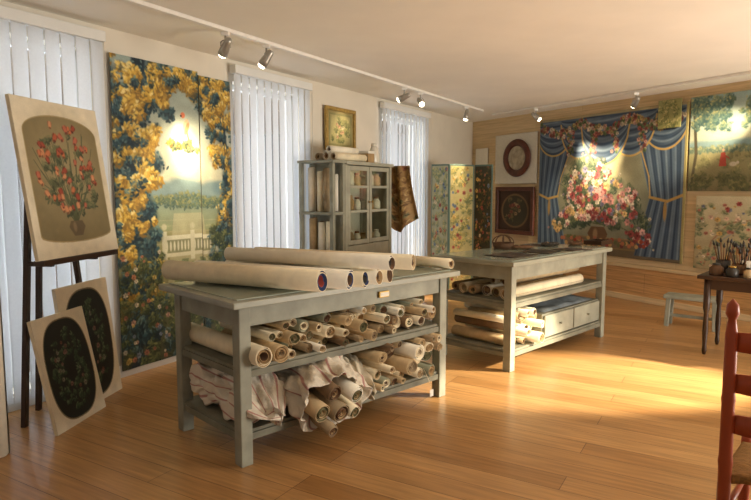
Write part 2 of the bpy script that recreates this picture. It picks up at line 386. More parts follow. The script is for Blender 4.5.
# ------------------------------------------------------------------ garden tapestry (two panels, one composition)
W_, H_ = 340, 660
cv = Cv(W_, H_, (120, 120, 80))
cv.grad(0, .40, (146, 162, 156), (204, 200, 170)); cv.grad(.40, .56, (126, 146, 140), (142, 148, 108)); cv.grad(.56, 1, (150, 146, 102), (74, 76, 56))
for k in range(8): cv.ell(.3 + .1 * k, .41 + .012 * math.sin(k * 2), .10, .05, random.choice([(110, 134, 138), (126, 146, 144)]), 0, .7)
for k in range(30): cv.bush(.30 + .026 * k, .455 + .014 * math.sin(k * 3), .034, [(70, 90, 82), (94, 110, 84), (122, 128, 90), (148, 146, 100)], 26, .010)
for k in range(6): cv.rect(.26, .98, .52 + .02 * k, .523 + .02 * k, (184, 178, 144), .4)
cv.poly([(.44, .50), (.70, .50), (.82, .82), (.36, .82)], (176, 170, 136), .7)
cv.rect(.34, .86, .575, .59, (206, 202, 176)); cv.rect(.34, .86, .635, .65, (196, 190, 162)); cv.rect(.34, .86, .59, .635, (120, 122, 92), .8)
for k in range(17): x = .35 + .03 * k; cv.ell(x, .612, .008, .034, (206, 202, 176), 0, .3)
for x in (.34, .58, .82): cv.rect(x, x + .04, .56, .665, (198, 194, 166)); cv.ell(x + .02, .545, .022, .022, (180, 176, 144), 0, .3)
cv.poly([(.5, .66), (.56, .66), (.50, .82), (.36, .82)], (116, 124, 88)); cv.poly([(.66, .66), (.71, .66), (.86, .82), (.76, .82)], (104, 114, 80))
TE = [(24, 42, 52), (36, 60, 70), (52, 82, 90), (80, 106, 108), (108, 132, 126)]; GD = [(128, 98, 44), (174, 134, 54), (204, 164, 68), (222, 190, 92), (234, 212, 140)]; GN = [(48, 58, 42), (70, 82, 54), (98, 106, 66), (130, 132, 84)]
cv.line([(.10, 1), (.14, .8), (.09, .6), (.17, .4), (.13, .2), (.2, 0)], .10, (30, 44, 54)); cv.line([(.12, .98), (.155, .8), (.11, .6), (.185, .4), (.15, .2)], .02, (84, 100, 104))
cv.line([(.97, 1), (.94, .7), (.975, .4), (.9, .1)], .04, (40, 58, 68))
edge = lambda y: .36 + .07 * math.sin(y * 13) + .03 * math.sin(y * 41) - (.10 if .40 < y < .7 else 0)
for _ in range(130):
    y = random.uniform(0, .95); x = random.uniform(-.03, edge(y)); cv.bush(x, y, random.uniform(.04, .08), TE, 24, random.uniform(.012, .018), .5, .6)
for _ in range(60):      # large gold masses built from several clusters
    y = random.uniform(0, .84) if random.random() < .7 else random.uniform(0, .45); x = random.uniform(-.03, edge(y))
    for k in range(4): cv.bush(x + random.uniform(-.05, .05), y + random.uniform(-.02, .02), random.uniform(.03, .05), GD, 20, random.uniform(.011, .017), .5, .55)
for _ in range(34):
    y = random.uniform(0, .9); x = random.uniform(-.03, edge(y)); cv.bush(x, y, random.uniform(.025, .05), TE, 14, random.uniform(.010, .015), .5, .35)
for _ in range(120):
    x = random.uniform(.28, 1); y = random.uniform(0, .07 + .07 * max(0, math.sin(x * 9 + 1))); cv.bush(x, y, random.uniform(.03, .055), GD if random.random() < .62 else TE, 20, .013, .5, .5)
for _ in range(140):
    y = random.uniform(.05, .66); x = random.uniform(.78 - .05 * math.sin(y * 13), 1.02) if y < .32 else random.uniform(.88 - .04 * math.sin(y * 13), 1.02)
    cv.bush(x, y, random.uniform(.03, .055), GD if random.random() < .58 else TE, 20, .013, .5, .5)
for _ in range(120): cv.bush(random.uniform(0, 1), random.uniform(.8, 1), random.uniform(.03, .06), random.choice([TE, GN, GN]), 20, .013, .4, .5)
for _ in range(50): cv.bush(random.uniform(0, .34), random.uniform(.64, .82), random.uniform(.03, .05), random.choice([TE, GN, GN]), 20, .013, .35, .5)
for _ in range(70): cv.bush(random.uniform(.78, 1), random.uniform(.54, .84), random.uniform(.03, .05), random.choice([TE, GN, GN]), 20, .013, .4, .5)
for _ in range(50): cv.flower(random.uniform(.02, .95), random.uniform(.82, .99), random.uniform(.010, .024), random.choice([(180, 142, 124), (200, 188, 164), (160, 104, 84), (188, 160, 92), (120, 130, 146)]))
for _ in range(20): cv.flower(random.uniform(.03, .33), random.uniform(.6, .82), random.uniform(.010, .02), random.choice([(176, 116, 86), (200, 188, 164), (196, 168, 96)]))
for _ in range(16): cv.bush(random.uniform(.42, .68), .262 + random.uniform(-.012, .016), .026, random.choice([GD, GN]), 14, .010, .5, .4)
cv.blur(1, .7)
cv.ell(.565, .20, .024, .056, (214, 170, 130), .35, .3); cv.ell(.545, .16, .02, .02, (204, 116, 84), 0, .3); cv.ell(.578, .205, .016, .046, (200, 124, 84), .4, .3); cv.line([(.578, .215), (.61, .28)], .014, (190, 100, 76)); cv.ell(.528, .163, .009, .007, (80, 56, 40))
cv.rect(.687, .693, 0, 1, (70, 64, 48)); cv.noise(.05)
s0, s1, s2 = sL(109, 60, .03)[0], sL(197, 70, .03)[0], sL(229, 78, .03)[0]
ztop = sL(112, 53, .03)[1]
t = tag(sheet('garden_tapestry', cv.crop(0, .69), s1 - s0 - .004, ztop - .06, m_tapes, None, .006), 'tall gold and blue foliage tapestry with an orange bird, beside the far left blind', 'tapestry', 'garden tapestries'); t.location = WL((s0 + s1) / 2, .06, .035); t.rotation_euler = (0, 0, aL)
t = tag(sheet('garden_tapestry', cv.crop(.69, 1), s2 - s1 - .004, ztop - .09, m_tapes, None, .006), 'narrow gold foliage tapestry strip right of the bird tapestry', 'tapestry', 'garden tapestries'); t.location = WL((s1 + s2) / 2, .06, .035); t.rotation_euler = (0, 0, aL)

# small gilt framed picture
a0, zt = sL(324, 105, .03); a1, zb = sL(354, 153, .03)
cv = Cv(120, 106, (160, 146, 96)); cv.rect(.08, .92, .08, .92, (136, 130, 86)); cv.rect(.13, .87, .13, .87, (160, 150, 102))
for _ in range(18): cv.bush(random.uniform(.2, .8), random.uniform(.2, .8), .08, [(84, 88, 54), (112, 114, 70), (140, 136, 86), (176, 164, 112)], 24, .025)
for _ in range(9): cv.flower(random.uniform(.3, .7), random.uniform(.3, .7), .04, random.choice([(180, 140, 108), (196, 180, 140)]))
cv.noise(.05)
w, h = a1 - a0, zt - zb
t = thing('framed_picture', 'small gilt framed floral picture on the wall above the grey cabinet', 'picture', WL((a0 + a1) / 2, zb, .035), aL)
def frame(parent, w, h, fw, mat, d=.03, name='frame'):
    b = MB(); b.box(-w / 2, w / 2, -d, .004, 0, fw); b.box(-w / 2, w / 2, -d, .004, h - fw, h); b.box(-w / 2, -w / 2 + fw, -d, .004, fw, h - fw); b.box(w / 2 - fw, w / 2, -d, .004, fw, h - fw)
    return b.build(name, mat, parent, .005)
frame(t, w, h, .045, m_gold); sheet('canvas', cv, w - .07, h - .07, m_oil, t, 0, .006, -.006, .035)

# ------------------------------------------------------------------ back wall hangings
def hang_back(name, cv, u0, v0, u1, v1, label, cat, off=.03, wave=.006, group=None, s1=None, mat=None):
    a0, zt = sB(u0, v0, off); a1, _ = sB(u1, v0, off)
    if s1 is not None: a1 = s1
    zb = sB(u0, v1, off)[1]
    o = tag(sheet(name, cv, a1 - a0, zt - zb, mat or m_tapes, None, wave), label, cat, group)
    o.location = WB((a0 + a1) / 2, zb, off + .005); o.rotation_euler = (0, 0, aB)
    return o
# main drapery tapestry
cv = Cv(460, 360, (150, 134, 100))
cv.grad(0, 1, (160, 146, 112), (136, 118, 88))
cv.rect(.12, .83, .10, .95, (130, 106, 66)); cv.rect(.135, .815, .12, .94, (104, 110, 98))
cv.ell(.46, .46, .27, .30, (162, 152, 116), 0, 1.3); cv.ell(.42, .42, .16, .18, (184, 172, 132), 0, 1.2, .7)
cv.rect(.135, .815, .87, .94, (112, 94, 72)); cv.rect(.135, .815, .87, .88, (140, 116, 80)); cv.rect(0, 1, .95, 1, (104, 92, 72))
D0, D1 = (38, 54, 76), (116, 132, 146)
cv.folds(lambda y: .0, lambda y: .31 - .15 * min(1, (y / .58)) + (.08 * max(0, y - .6) / .38), .05, .98, D0, D1, 5)
cv.folds(lambda y: .67 + .13 * min(1, (y / .58)) - (.08 * max(0, y - .6) / .38), lambda y: .985, .05, .98, D0, D1, 5, 1.5)
for pts in ([(.0, .57), (.08, .605), (.16, .585)], [(.80, .585), (.9, .61), (.985, .57)]): cv.line(pts, .014, (178, 144, 82))
for x, y in ((.09, .62), (.89, .62)): cv.ell(x, y + .05, .010, .05, (160, 128, 74), 0, .4)
cv.line([(.315, .06), (.265, .2), (.18, .45), (.16, .58)], .008, (182, 150, 88)); cv.line([(.665, .06), (.715, .2), (.79, .45), (.802, .58)], .008, (182, 150, 88))
for i, (cx, w_, dp) in enumerate(((.12, .15, .26), (.87, .14, .26), (.32, .15, .29), (.67, .15, .29), (.495, .17, .34))):
    cv.swag(cx, w_, .02, dp, D0, D1, 5, i * 1.2)
    cv.line([(cx + w_ * q / 10, .055 + (dp - .035) * math.sqrt(max(0, 1 - q * q / 100))) for q in range(-10, 11)], .010, (190, 156, 90))
GAR = [(150, 82, 74), (180, 136, 120), (196, 180, 154), (94, 110, 72), (170, 144, 92), (78, 94, 64), (120, 64, 58)]
for i in range(300):
    x = random.uniform(.01, .98); y = .05 + .07 * abs(math.sin(x * 9.5)) + random.uniform(-.03, .03); cv.flower(x, y, random.uniform(.007, .015), random.choice(GAR))
for x in (.25, .42, .57, .74):
    for k in range(34): cv.flower(x + random.uniform(-.022, .022), .08 + .006 * k, random.uniform(.006, .013), random.choice(GAR))
def bq(k):        # loose spreading bouquet: wide low mass with taller sprays
    a = random.uniform(2.8, 6.7); q = random.random() ** .6
    rx = .31 * (1 + .2 * math.sin(a * 5)); ry = .36 * (1 + .25 * math.sin(a * 3 + 1)); return .47 + rx * q * math.cos(a) * k, .74 + ry * q * math.sin(a) * k
for _ in range(120): x, y = bq(1.0); cv.bush(x, y, .036, [(44, 58, 48), (62, 76, 56), (88, 98, 70), (124, 126, 92)], 20, .010, .35, .45)
for _ in range(44):
    x, y = bq(1.2); cv.line([(.47, .78), ((.47 + x) / 2, (.68 + y) / 2), (x, y)], .003, (76, 90, 60)); cv.flower(x, y, random.uniform(.006, .013), random.choice([(180, 136, 126), (200, 188, 160), (136, 122, 138)]))
for _ in range(260): x, y = bq(.97); cv.flower(x, y, random.uniform(.009, .023), random.choice([(156, 74, 74), (190, 132, 124), (206, 190, 168), (134, 60, 60), (112, 108, 132), (192, 158, 104), (198, 154, 146)]))
cv.blur(1, .6)
cv.poly([(.425, .80), (.515, .80), (.54, .85), (.505, .93), (.44, .93), (.40, .85)], (104, 78, 56)); cv.ell(.455, .85, .016, .03, (150, 122, 88), 0, .5)
for _ in range(60): cv.ell(random.uniform(.20, .78), random.uniform(.88, .93), .012, .011, random.choice([(140, 60, 48), (170, 104, 74), (104, 52, 56), (180, 144, 90), (92, 96, 62)]), 0, .3)
cv.rect(.985, 1, 0, 1, (156, 144, 92)); cv.noise(.05)
hang_back('drapery_tapestry', cv, 541, 121, 689, 248, 'large tapestry of blue draped curtains around a vase of flowers', 'tapestry')
# small sample over its upper right corner
cv = Cv(60, 72, (140, 138, 88))
for _ in range(24): cv.bush(random.uniform(0, 1), random.uniform(0, 1), .12, [(92, 98, 58), (120, 122, 74), (160, 150, 94), (184, 172, 122)], 24, .045)
cv.noise(.05)
hang_back('tapestry_sample', cv, 659, 101, 682, 129, 'small yellow green sample hung over top corner of the drapery tapestry', 'tapestry', off=.06, wave=.002)
# pastoral tapestry, upper right
cv = Cv(340, 190, (180, 188, 166)); cv.grad(0, .55, (146, 168, 166), (200, 196, 162)); cv.grad(.55, 1, (158, 152, 110), (112, 102, 72))
for k in range(12): cv.ell(.06 + .09 * k, .52, .09, .03, random.choice([(126, 150, 150), (140, 158, 148)]), 0, .8)
for k in range(40): cv.bush(.025 * k, .56 + .012 * math.sin(k * 3), .022, [(80, 102, 96), (104, 120, 100), (136, 144, 108), (164, 162, 120)], 22, .008, .5, .4)
cv.line([(.02, 1), (.05, .6), (.03, .2), (.09, 0)], .02, (84, 78, 60)); cv.line([(.47, .95), (.45, .5), (.5, .15)], .011, (92, 84, 62)); cv.line([(.45, .5), (.40, .3)], .007, (92, 84, 62))
for _ in range(70): cv.bush(random.uniform(0, .26), random.uniform(0, .34), random.uniform(.02, .035), [(62, 88, 86), (88, 112, 102), (124, 138, 108), (172, 166, 114)], 22, .009, .45, .4)
for _ in range(80): cv.bush(random.gauss(.5, .09), random.gauss(.2, .1), random.uniform(.02, .03), [(66, 90, 84), (92, 114, 96), (128, 138, 100), (176, 168, 118)], 22, .009, .45, .4)
for _ in range(70): cv.bush(random.uniform(0, 1), random.uniform(.82, 1), .03, [(74, 78, 54), (98, 98, 64), (132, 124, 80)], 20, .010, .35, .4)
for _ in range(50): cv.bush(random.uniform(0, 1), random.uniform(.62, .8), .02, [(108, 108, 74), (136, 132, 90), (162, 154, 108)], 14, .008, .35, .3)
cv.blur(1, .6)
cv.poly([(.212, .60), (.238, .60), (.25, .74), (.20, .74)], (168, 74, 60)); cv.ell(.225, .575, .008, .009, (200, 160, 128)); cv.line([(.238, .63), (.264, .66)], .007, (168, 74, 60)); cv.ell(.29, .72, .024, .013, (190, 180, 158)); cv.ell(.318, .705, .009, .009, (190, 180, 158))
cv.noise(.05)
hang_back('pastoral_tapestry', cv, 692, 98, 751, 191, 'pale pastoral tapestry with trees and a figure in red, upper right', 'tapestry', s1=6.3)
cv = Cv(260, 180, (190, 176, 140)); cv.grad(0, 1, (192, 182, 150), (160, 144, 108))
for k in range(3): cv.line([(.08 + .05 * k, .95), (.13 + .03 * k, .6), (.25 + .06 * k, .35), (.42, .3 + .06 * k)], .014, random.choice([(148, 150, 142), (156, 120, 92), (126, 136, 106)]))
for _ in range(130): cv.bush(random.uniform(.0, 1), random.uniform(.1, 1), .026, [(84, 96, 72), (112, 122, 88), (146, 146, 108), (172, 164, 124)], 16, .010, .4, .4)
for _ in range(190): cv.flower(random.uniform(.0, 1), random.uniform(.08, 1), random.uniform(.009, .024), random.choice([(172, 108, 92), (204, 170, 146), (160, 150, 120), (152, 70, 64), (120, 126, 146), (200, 162, 96), (210, 196, 168)]))
cv.blur(1, .5); cv.noise(.05)
hang_back('floral_tapestry', cv, 697, 196, 751, 268, 'cream tapestry densely scattered with flowers below the pastoral tapestry', 'tapestry', s1=6.2)
# mount board, oval and square frames
cv = Cv(30, 40, (212, 207, 192)); cv.noise(.02)
hang_back('mount_board', cv, 496, 136, 538, 184, 'white mount board pinned behind the oval frame', 'board', off=.02, wave=0, mat=m_oil)
cv = Cv(24, 30, (224, 219, 204)); cv.noise(.02)
hang_back('paper_sheet', cv, 476, 149, 488, 166, 'small white paper sheet pinned near the room corner', 'paper', off=.02, wave=0, mat=m_oil)
s_, z_ = sB(517, 158, .05); rx = (sB(531, 158, .05)[0] - sB(504, 158, .05)[0]) / 2; rz = (sB(517, 140, .05)[1] - sB(517, 178, .05)[1]) / 2
t = thing('oval_frame', 'dark red oval framed picture on white board on back wall', 'picture', WB(s_, z_, .05), aB)
def ovalring(u, v, a, c, y, w):
    A = u * 2 * math.pi; B = v * 2 * math.pi
    return ((a - w + w * math.cos(B)) * math.cos(A), y - w * .6 * math.sin(B), (c - w + w * math.cos(B)) * math.sin(A))
b = MB(); b.surf(lambda u, v: ovalring(u, v, rx, rz, -.01, .06), 40, 10, 0, True); b.build('frame', m_frame, t)
b = MB(); b.add([(0, -.004, 0)] + [((rx - .08) * math.cos(a * .157), -.004, (rz - .08) * math.sin(a * .157)) for a in range(40)], [(0, 1 + (k + 1) % 40, 1 + k) for k in range(40)]); b.build('picture', M('oval_picture', (166, 156, 134), .6, .4, 12, .1), t)
a0, zt = sB(497, 187, .04); a1, zb = sB(534, 236, .04); w, h = a1 - a0, zt - zb
cv = Cv(110, 124, (62, 44, 32)); cv.ell(.5, .5, .40, .46, (110, 86, 58), 0, .05); cv.ell(.5, .5, .35, .41, (58, 54, 40), 0, .05)
for _ in range(14): cv.bush(random.uniform(.28, .72), random.uniform(.25, .75), .08, [(52, 52, 38), (84, 78, 52), (116, 100, 66)], 18, .03)
for _ in range(10): cv.flower(random.uniform(.3, .7), random.uniform(.3, .7), .05, random.choice([(120, 68, 54), (150, 124, 88)]))
cv.noise(.05)
t = thing('framed_picture', 'square brown framed picture with dark oval centre, below oval frame', 'picture', WB((a0 + a1) / 2, zb, .04), aB)
frame(t, w, h, .07, m_frame, .035); sheet('canvas', cv, w - .1, h - .1, m_oil, t, 0, .006, -.006, .05)

# ------------------------------------------------------------------ folding screen
base = Vector((at_z(460, 286, 0).x, at_z(460, 286, 0).y, 0))
scr = thing('folding_screen', 'folding screen with green and yellow floral panels beside the back corner', 'screen', base, 0)
def pt_at(u, dist):
    d = ray(u, 190); k = dist / d.y; return Vector((d.x * k, dist, 0))
sp = [pt_at(431, 9.2), pt_at(449, 9.0), pt_at(474, 9.35), pt_at(492, 9.1)]
SCR = [((172, 172, 142), [(106, 122, 96), (136, 146, 108), (176, 168, 116), (200, 186, 132)]), ((186, 172, 118), [(110, 118, 78), (156, 146, 88), (196, 174, 100), (214, 196, 136)]), ((64, 62, 50), [(40, 50, 44), (74, 80, 54), (124, 98, 60), (142, 84, 64)])]
for k in range(3):
    p, q = sp[k], sp[k + 1]; d = q - p; w = d.length; ang = math.atan2(d.y, d.x)
    cv = Cv(110, 440, SCR[k][0])
    for _ in range(100): cv.bush(random.uniform(.08, .92), random.uniform(.03, .98), random.uniform(.06, .13), SCR[k][1], 18, .04, .4, .4)
    for _ in range(54): cv.flower(random.uniform(.12, .88), random.uniform(.03, .97), random.uniform(.035, .075), random.choice([(190, 124, 96), (212, 196, 156), (160, 84, 72), (110, 126, 144), (212, 176, 100)]))
    cv.blur(1, .6); cv.rect(0, .05, 0, 1, (92, 116, 108)); cv.rect(.95, 1, 0, 1, (92, 116, 108)); cv.rect(0, 1, 0, .012, (92, 116, 108)); cv.noise(.05)
    o = sheet('panel', cv, w - .01, 1.86, m_oil, scr, 0, .025, 0, .06); o.location = (p + q) / 2 - base; o.rotation_euler = (0, 0, ang)

# ------------------------------------------------------------------ rolls
def roll(name, label, p0, p1, r, outer=m_cream, lining=m_sand, core=m_brown, group=None, cat='canvas roll', turns=2.4, hole=.42, squash=1):
    p0 = Vector(p0); p1 = Vector(p1); d = p1 - p0; Ln = d.length
    t = thing(name, label, cat, (p0 + p1) / 2, 0, group); t.rotation_mode = 'QUATERNION'; t.rotation_quaternion = d.to_track_quat('X', 'Z')
    ph = random.uniform(0, 6.28); lump = random.uniform(.0, .05)
    def spiral(ro, ri, tn, th, L, m0, m1, nm):
        n = max(24, int(24 * tn)); b = MB(); vs = []; a0 = random.uniform(0, 6.28)
        for k in range(n + 1):
            f = k / n; a = a0 + 2 * math.pi * tn * f; rr = (ro - (ro - ri) * f) * (1 - lump + lump * math.sin(2 * a + ph)); tel = .006 * math.sin(a * .7) + .012 * f * math.sin(ph)
            for q, x in ((rr, -L / 2 + tel), (rr, L / 2 + tel), (rr - th, L / 2 + tel), (rr - th, -L / 2 + tel)): vs.append((x, q * math.cos(a), squash * q * math.sin(a)))
        b.add(vs, [], 0)
        for k in range(n):
            i = 4 * k; j = i + 4
            for f, m_ in (((i, i + 1, j + 1, j), 0), ((i + 2, i + 3, j + 3, j + 2), 1), ((i + 1, i + 2, j + 2, j + 1), 0), ((i + 3, i, j, j + 3), 0)): b.f.append(list(f)); b.m.append(m_); b.sm.append(True)
        b.build(nm, [m0, m1], t)
    spiral(r, r * .68, turns, r * .06, Ln, outer, lining, 'outer_sheet')
    spiral(r * .63, r * hole, turns * (1 if hole > .3 else 1.6), r * .06, Ln * .985, lining, core, 'inner_sheet')
    return t
OUT = [m_cream, m_tan, m_pale, m_dust, m_cream, m_dust, m_grn, m_tan, m_bark]; LIN = [m_sand, m_olive, m_brown, m_tan, m_tan, m_dust, m_cream]; COR = [m_brown, m_brown, m_sand, m_olive, m_dust]
SHADE = {'canvas_cream': 'cream', 'canvas_tan': 'tan', 'canvas_pale': 'pale', 'canvas_dusty': 'dusty brown', 'canvas_green': 'greenish', 'canvas_brown': 'dark brown'}

# ------------------------------------------------------------------ work tables
def mk_table(label, c, ang, LX, DY, H, ov, midz, lowz):
    t = thing('work_table', label, 'table', (c[0], c[1], 0), ang)
    lw = .075
    for sx in (-1, 1):
        for sy in (-1, 1):
            b = MB(); x, y = sx * (LX / 2 - lw / 2), sy * (DY / 2 - lw / 2); b.box(x - lw / 2, x + lw / 2, y - lw / 2, y + lw / 2, 0, H - .045); b.build('leg', m_grey, t, .006)
    b = MB(); x, y = LX / 2, DY / 2; i = .012
    for s in (-1, 1):
        b.box(-x + lw, x - lw, min(s * (y - i), s * (y - i - .022)), max(s * (y - i), s * (y - i - .022)), H - .165, H - .045)
        b.box(min(s * (x - i), s * (x - i - .022)), max(s * (x - i), s * (x - i - .022)), -y + lw, y - lw, H - .165, H - .045)
    b.build('apron', m_grey, t, .003)
    b = MB(); b.box(-x - ov, x + ov, -y - ov, y + ov, H - .045, H - .007); b.build('tabletop', m_top, t, .006)
    b = MB(); b.box(-x - ov + .05, x + ov - .05, -y - ov + .05, y + ov - .05, H - .007, H); b.build('glass_sheet', m_glasstop, t, .002)
    for nm, z in (('middle_shelf', midz), ('lower_shelf', lowz)):
        b = MB(); b.box(-x + .02, x - .02, -y + .02, y - .02, z - .02, z)
        for s in (-1, 1):
            b.box(-x + lw, x - lw, min(s * (y - .01), s * (y - .04)), max(s * (y - .01), s * (y - .04)), z - .06, z - .02)
            b.box(min(s * (x - .01), s * (x - .04)), max(s * (x - .01), s * (x - .04)), -y + lw, y - lw, z - .06, z - .02)
        b.build(nm, m_greyd, t, .003)
    ca, sa = math.cos(ang), math.sin(ang)
    return t, (lambda X, Y, Z: Vector((c[0] + X * ca - Y * sa, c[1] + X * sa + Y * ca, Z)))
H1 = .955
t1, T1 = mk_table('near grey-green work table loaded with canvas rolls', (-.375, 4.12), R(43.5), 1.75, .78, H1, .07, .56, .2)
b = MB(); b.box(.18, .27, -.395, -.377, .83, .87); h = b.build('label_holder', m_brass, t1, .002)
b = MB(); b.box(.187, .263, -.398, -.394, .836, .864); b.build('paper_label', m_paper, h)
H2 = .95
t2, T2 = mk_table('far grey-green work table with wide drawers and a basket on top', (1.49, 5.93), R(45), 1.80, .8, H2, .04, .6, .18)
b = MB(); b.box(-.32, .82, -.36, .34, .182, .41); b.build('drawer_case', m_greyd, t2, .004)
for k in range(2):
    x0 = -.30 + .56 * k
    b = MB(); b.box(x0, x0 + .54, -.385, -.362, .195, .395); d = b.build('drawer', m_grey, t2, .006)
    b = MB(); b.lathe([(.006, 0), (.006, .010), (.012, .016), (.011, .022), (0, .025)], 14, 0, Matrix.Translation((x0 + .27, -.385, .295)) @ Matrix.Rotation(R(90), 4, 'X')); b.build('knob', m_greyd, d)

def pile(T, x0, x1, zb, zmax, r0, r1, y0, y1, shelf, group, nmax=40, dy=.09):
    C = []
    for _ in range(nmax):
        r = r0 + (r1 - r0) * random.random() ** 1.2; best = None
        for k in range(160):
            x = x0 + r + (x1 - x0 - 2 * r) * k / 159; z = zb + r
            for (xi, zi, ri) in C:
                dx = abs(x - xi)
                if dx < r + ri: z = max(z, zi + math.sqrt((r + ri) ** 2 - dx * dx) + .001)
            if best is None or z < best[1] - 1e-5: best = (x, z)
        if best[1] + r > zmax: continue
        C.append((best[0], best[1], r))
    for nm, row in (('bottom row', sorted(c for c in C if c[1] < zb + c[2] + .002)), ('stacked rows', sorted(c for c in C if c[1] >= zb + c[2] + .002))):
        for i, (x, z, r) in enumerate(row):
            o = random.choice(OUT); lab = '%s roll on %s, %s from left in its %s' % (SHADE[o.name], shelf, ORD[i], nm)
            sq = random.choice([1, 1, .9, .8]); z -= r * (1 - sq) * (1 if nm == 'bottom row' else 0); tilt = random.uniform(0, .012) if nm != 'bottom row' else 0; xj = random.uniform(-.012, .012)
            roll('canvas_roll', lab, T(x + xj, y0 + random.uniform(-dy, .11), z + tilt), T(x - xj, y1 - random.uniform(0, .2), z), r * .975, o, random.choice(LIN), random.choice(COR), group, 'canvas roll', random.uniform(1.5, 2.6), random.choice([.06, .1, .16, .24, .4]), sq)
roll('canvas_roll', 'thick cream canvas roll at the left end of near table middle shelf', T1(-.76, -.45, .625), T1(-.76, .42, .625), .063, m_cream, m_sand, m_brown, 'rolls on the near table middle shelf')
pile(T1, -.69, .79, .56, .79, .026, .060, -.37, .36, "near table's middle shelf", 'rolls on the near table middle shelf', 70, .08)
pile(T1, .14, .79, .2, .512, .026, .066, -.39, .36, "near table's lower shelf", 'rolls on the near table lower shelf', 70, .08)
# linen bundles
def bundle(name, label, T, xc, yb, yf, zb, Rr, mat, droop, seed, flat=.8, taper=0, flare=1.4, crumple=1.0):
    random.seed(seed); ph = [random.uniform(0, 6.28) for _ in range(10)]; c = crumple
    def fn(u, v):
        a = u * 2 * math.pi; y = yb + (yf - yb) * v
        end = min(1, (v / .12) ** .5 if v < .12 else 1)
        if taper and v > 1 - taper: end *= math.sqrt(max(.0, 1 - ((v - 1 + taper) / taper) ** 2))
        r = Rr * end * (1 + c * (.09 * math.sin(2 * a + 7 * v + ph[0]) + .07 * math.sin(5 * a - 11 * v + ph[1]) + .05 * math.sin(8 * a + 19 * v + ph[2]) + .06 * math.sin(17 * v + 3 * a + ph[3]) + .05 * math.sin(31 * v - 4 * a + ph[4]) + .03 * math.sin(19 * a + 23 * v + ph[5]) + .03 * math.sin(13 * a - 37 * v + ph[7])))
        if v > .9 and not taper: r *= 1 + flare * (v - .9) * (.6 + .4 * math.sin(4 * a + ph[6]))
        x = xc + r * 1.12 * math.cos(a); z = zb + Rr * flat + r * flat * math.sin(a) - droop * max(0, v - .68) ** 2 * 10
        if not taper and v > .8: y += .08 * math.cos(a * 1 + 1.6) * (v - .8) * 3
        if taper and v > .75: y += .05 * math.sin(3 * a + ph[8]) * (v - .75) * 4; z -= .10 * (v - .75) * 4 * (.5 + .5 * math.sin(a))
        if y > -.40: z = max(z, zb + .004 + .002 * math.sin(30 * v)); x = max(x, -.84)
        return T(x, y, max(.012, z))
    b = MB(); b.surf(fn, 110, 90, 0, True)
    o = tag(b.build(name, mat, uv=True), label, 'cloth', 'linen bundles on the near table'); sd = o.modifiers.new('thickness', 'SOLIDIFY'); sd.thickness = .003
    return o
bundle('linen_bundle', 'crumpled striped linen bundle at the left end of near table lower shelf', T1, -.68, .34, -.44, .2, .158, m_linen, .03, 3, .9, .3, 0, 1.45)
bundle('linen_bundle', 'large slumped striped linen wrap with roll ends at front of near table shelf', T1, -.31, .34, -.52, .2, .195, m_linen2, .09, 8, .85, 0, 1.3, 1.25)
bundle('linen_bundle', 'smaller plain bulging linen bundle right of the large wrap on near table', T1, .035, .34, -.45, .2, .092, m_cloth, .03, 12, 1.35, .3, 0, 1.3)
random.seed(21)
for i, (x, z, r_) in enumerate(((-.43, .245, .062), (-.30, .215, .066), (-.20, .31, .055), (-.34, .345, .052), (-.20, .195, .045), (-.39, .14, .042))):
    roll('canvas_roll', '%s canvas roll end poking out of the linen wrap, %s' % (['tan', 'dusty', 'pale', 'brown', 'cream', 'dusty'][i], ['leftmost of six', 'middle of six', 'rightmost of six', 'topmost of six', 'lower right of six', 'lowest of six'][i]), T1(x, -.555 - .02 * (i % 3), z), T1(x, -.22, z + .08), r_, [m_tan, m_dust, m_pale, m_bark, m_cream, m_dust][i], m_brown if i % 2 else m_olive, m_sand, 'rolls inside the linen wrap', hole=.12)
for (x, z, lab) in ((.60, .11, 'small white paper tag dangling from rolls near the right leg'),):
    p = T1(x, -.49, z); t = thing('paper_tag', lab, 'tag', p, R(43.5))
    b = MB(); b.box(-.018, .018, -.001, .001, -.025, .025); b.build('card', m_paper, t); b = MB(); b.tube([(0, 0, .025), (0, .03, .09), (0, .08, .16)], .0015, 5); b.build('string', m_cream, t)
# rolls on top of near table
ax = unit2(.904, -.428); nn = unit2(.428, .904); E = Vector((-.30, 3.38, 0))
TOPR = [(0, 0, 1.14, .070, 0, m_cream, m_navy, m_red, 'thick cream roll with navy and red rings at its end, frontmost on near table'),
        (.138, .10, 1.14, .066, 0, m_pale, m_navy, m_brown, 'pale canvas roll with navy lining directly behind the red ringed roll on near table'),
        (.264, .14, 1.14, .058, 0, m_cream, m_navy, m_dark, 'cream roll with navy lining, third from front on near table'),
        (.380, .17, 1.14, .057, 0, m_pale, m_sand, m_brown, 'pale canvas roll, fourth from front on near table'),
        (.495, .20, 1.14, .057, 0, m_cream, m_brown, m_brown, 'cream roll with brown lining, fifth from front on near table'),
        (.607, .12, .95, .054, 0, m_pale, m_sand, m_brown, 'pale canvas roll at the rear of the row on near table'),
        (.322, .28, 1.2, .054, 1, m_pale, m_brown, m_dark, 'pale roll lying on top of the others, nearer of two'),
        (.438, .38, 1.15, .054, 1, m_cream, m_tan, m_brown, 'cream roll lying on top of the others, farther of two')]
for d, al, Ln, r_, ly, mo, ml, mc, lab in TOPR:
    z = H1 + r_ + .002 + ly * .100; p = E + nn * d + ax * al + Vector((0, 0, z)); roll('canvas_roll', lab, p - ax * Ln, p, r_, mo, ml, mc, 'rolls on top of the near table', hole=.5, turns=1.6)
d2 = unit2(.8, -.6)
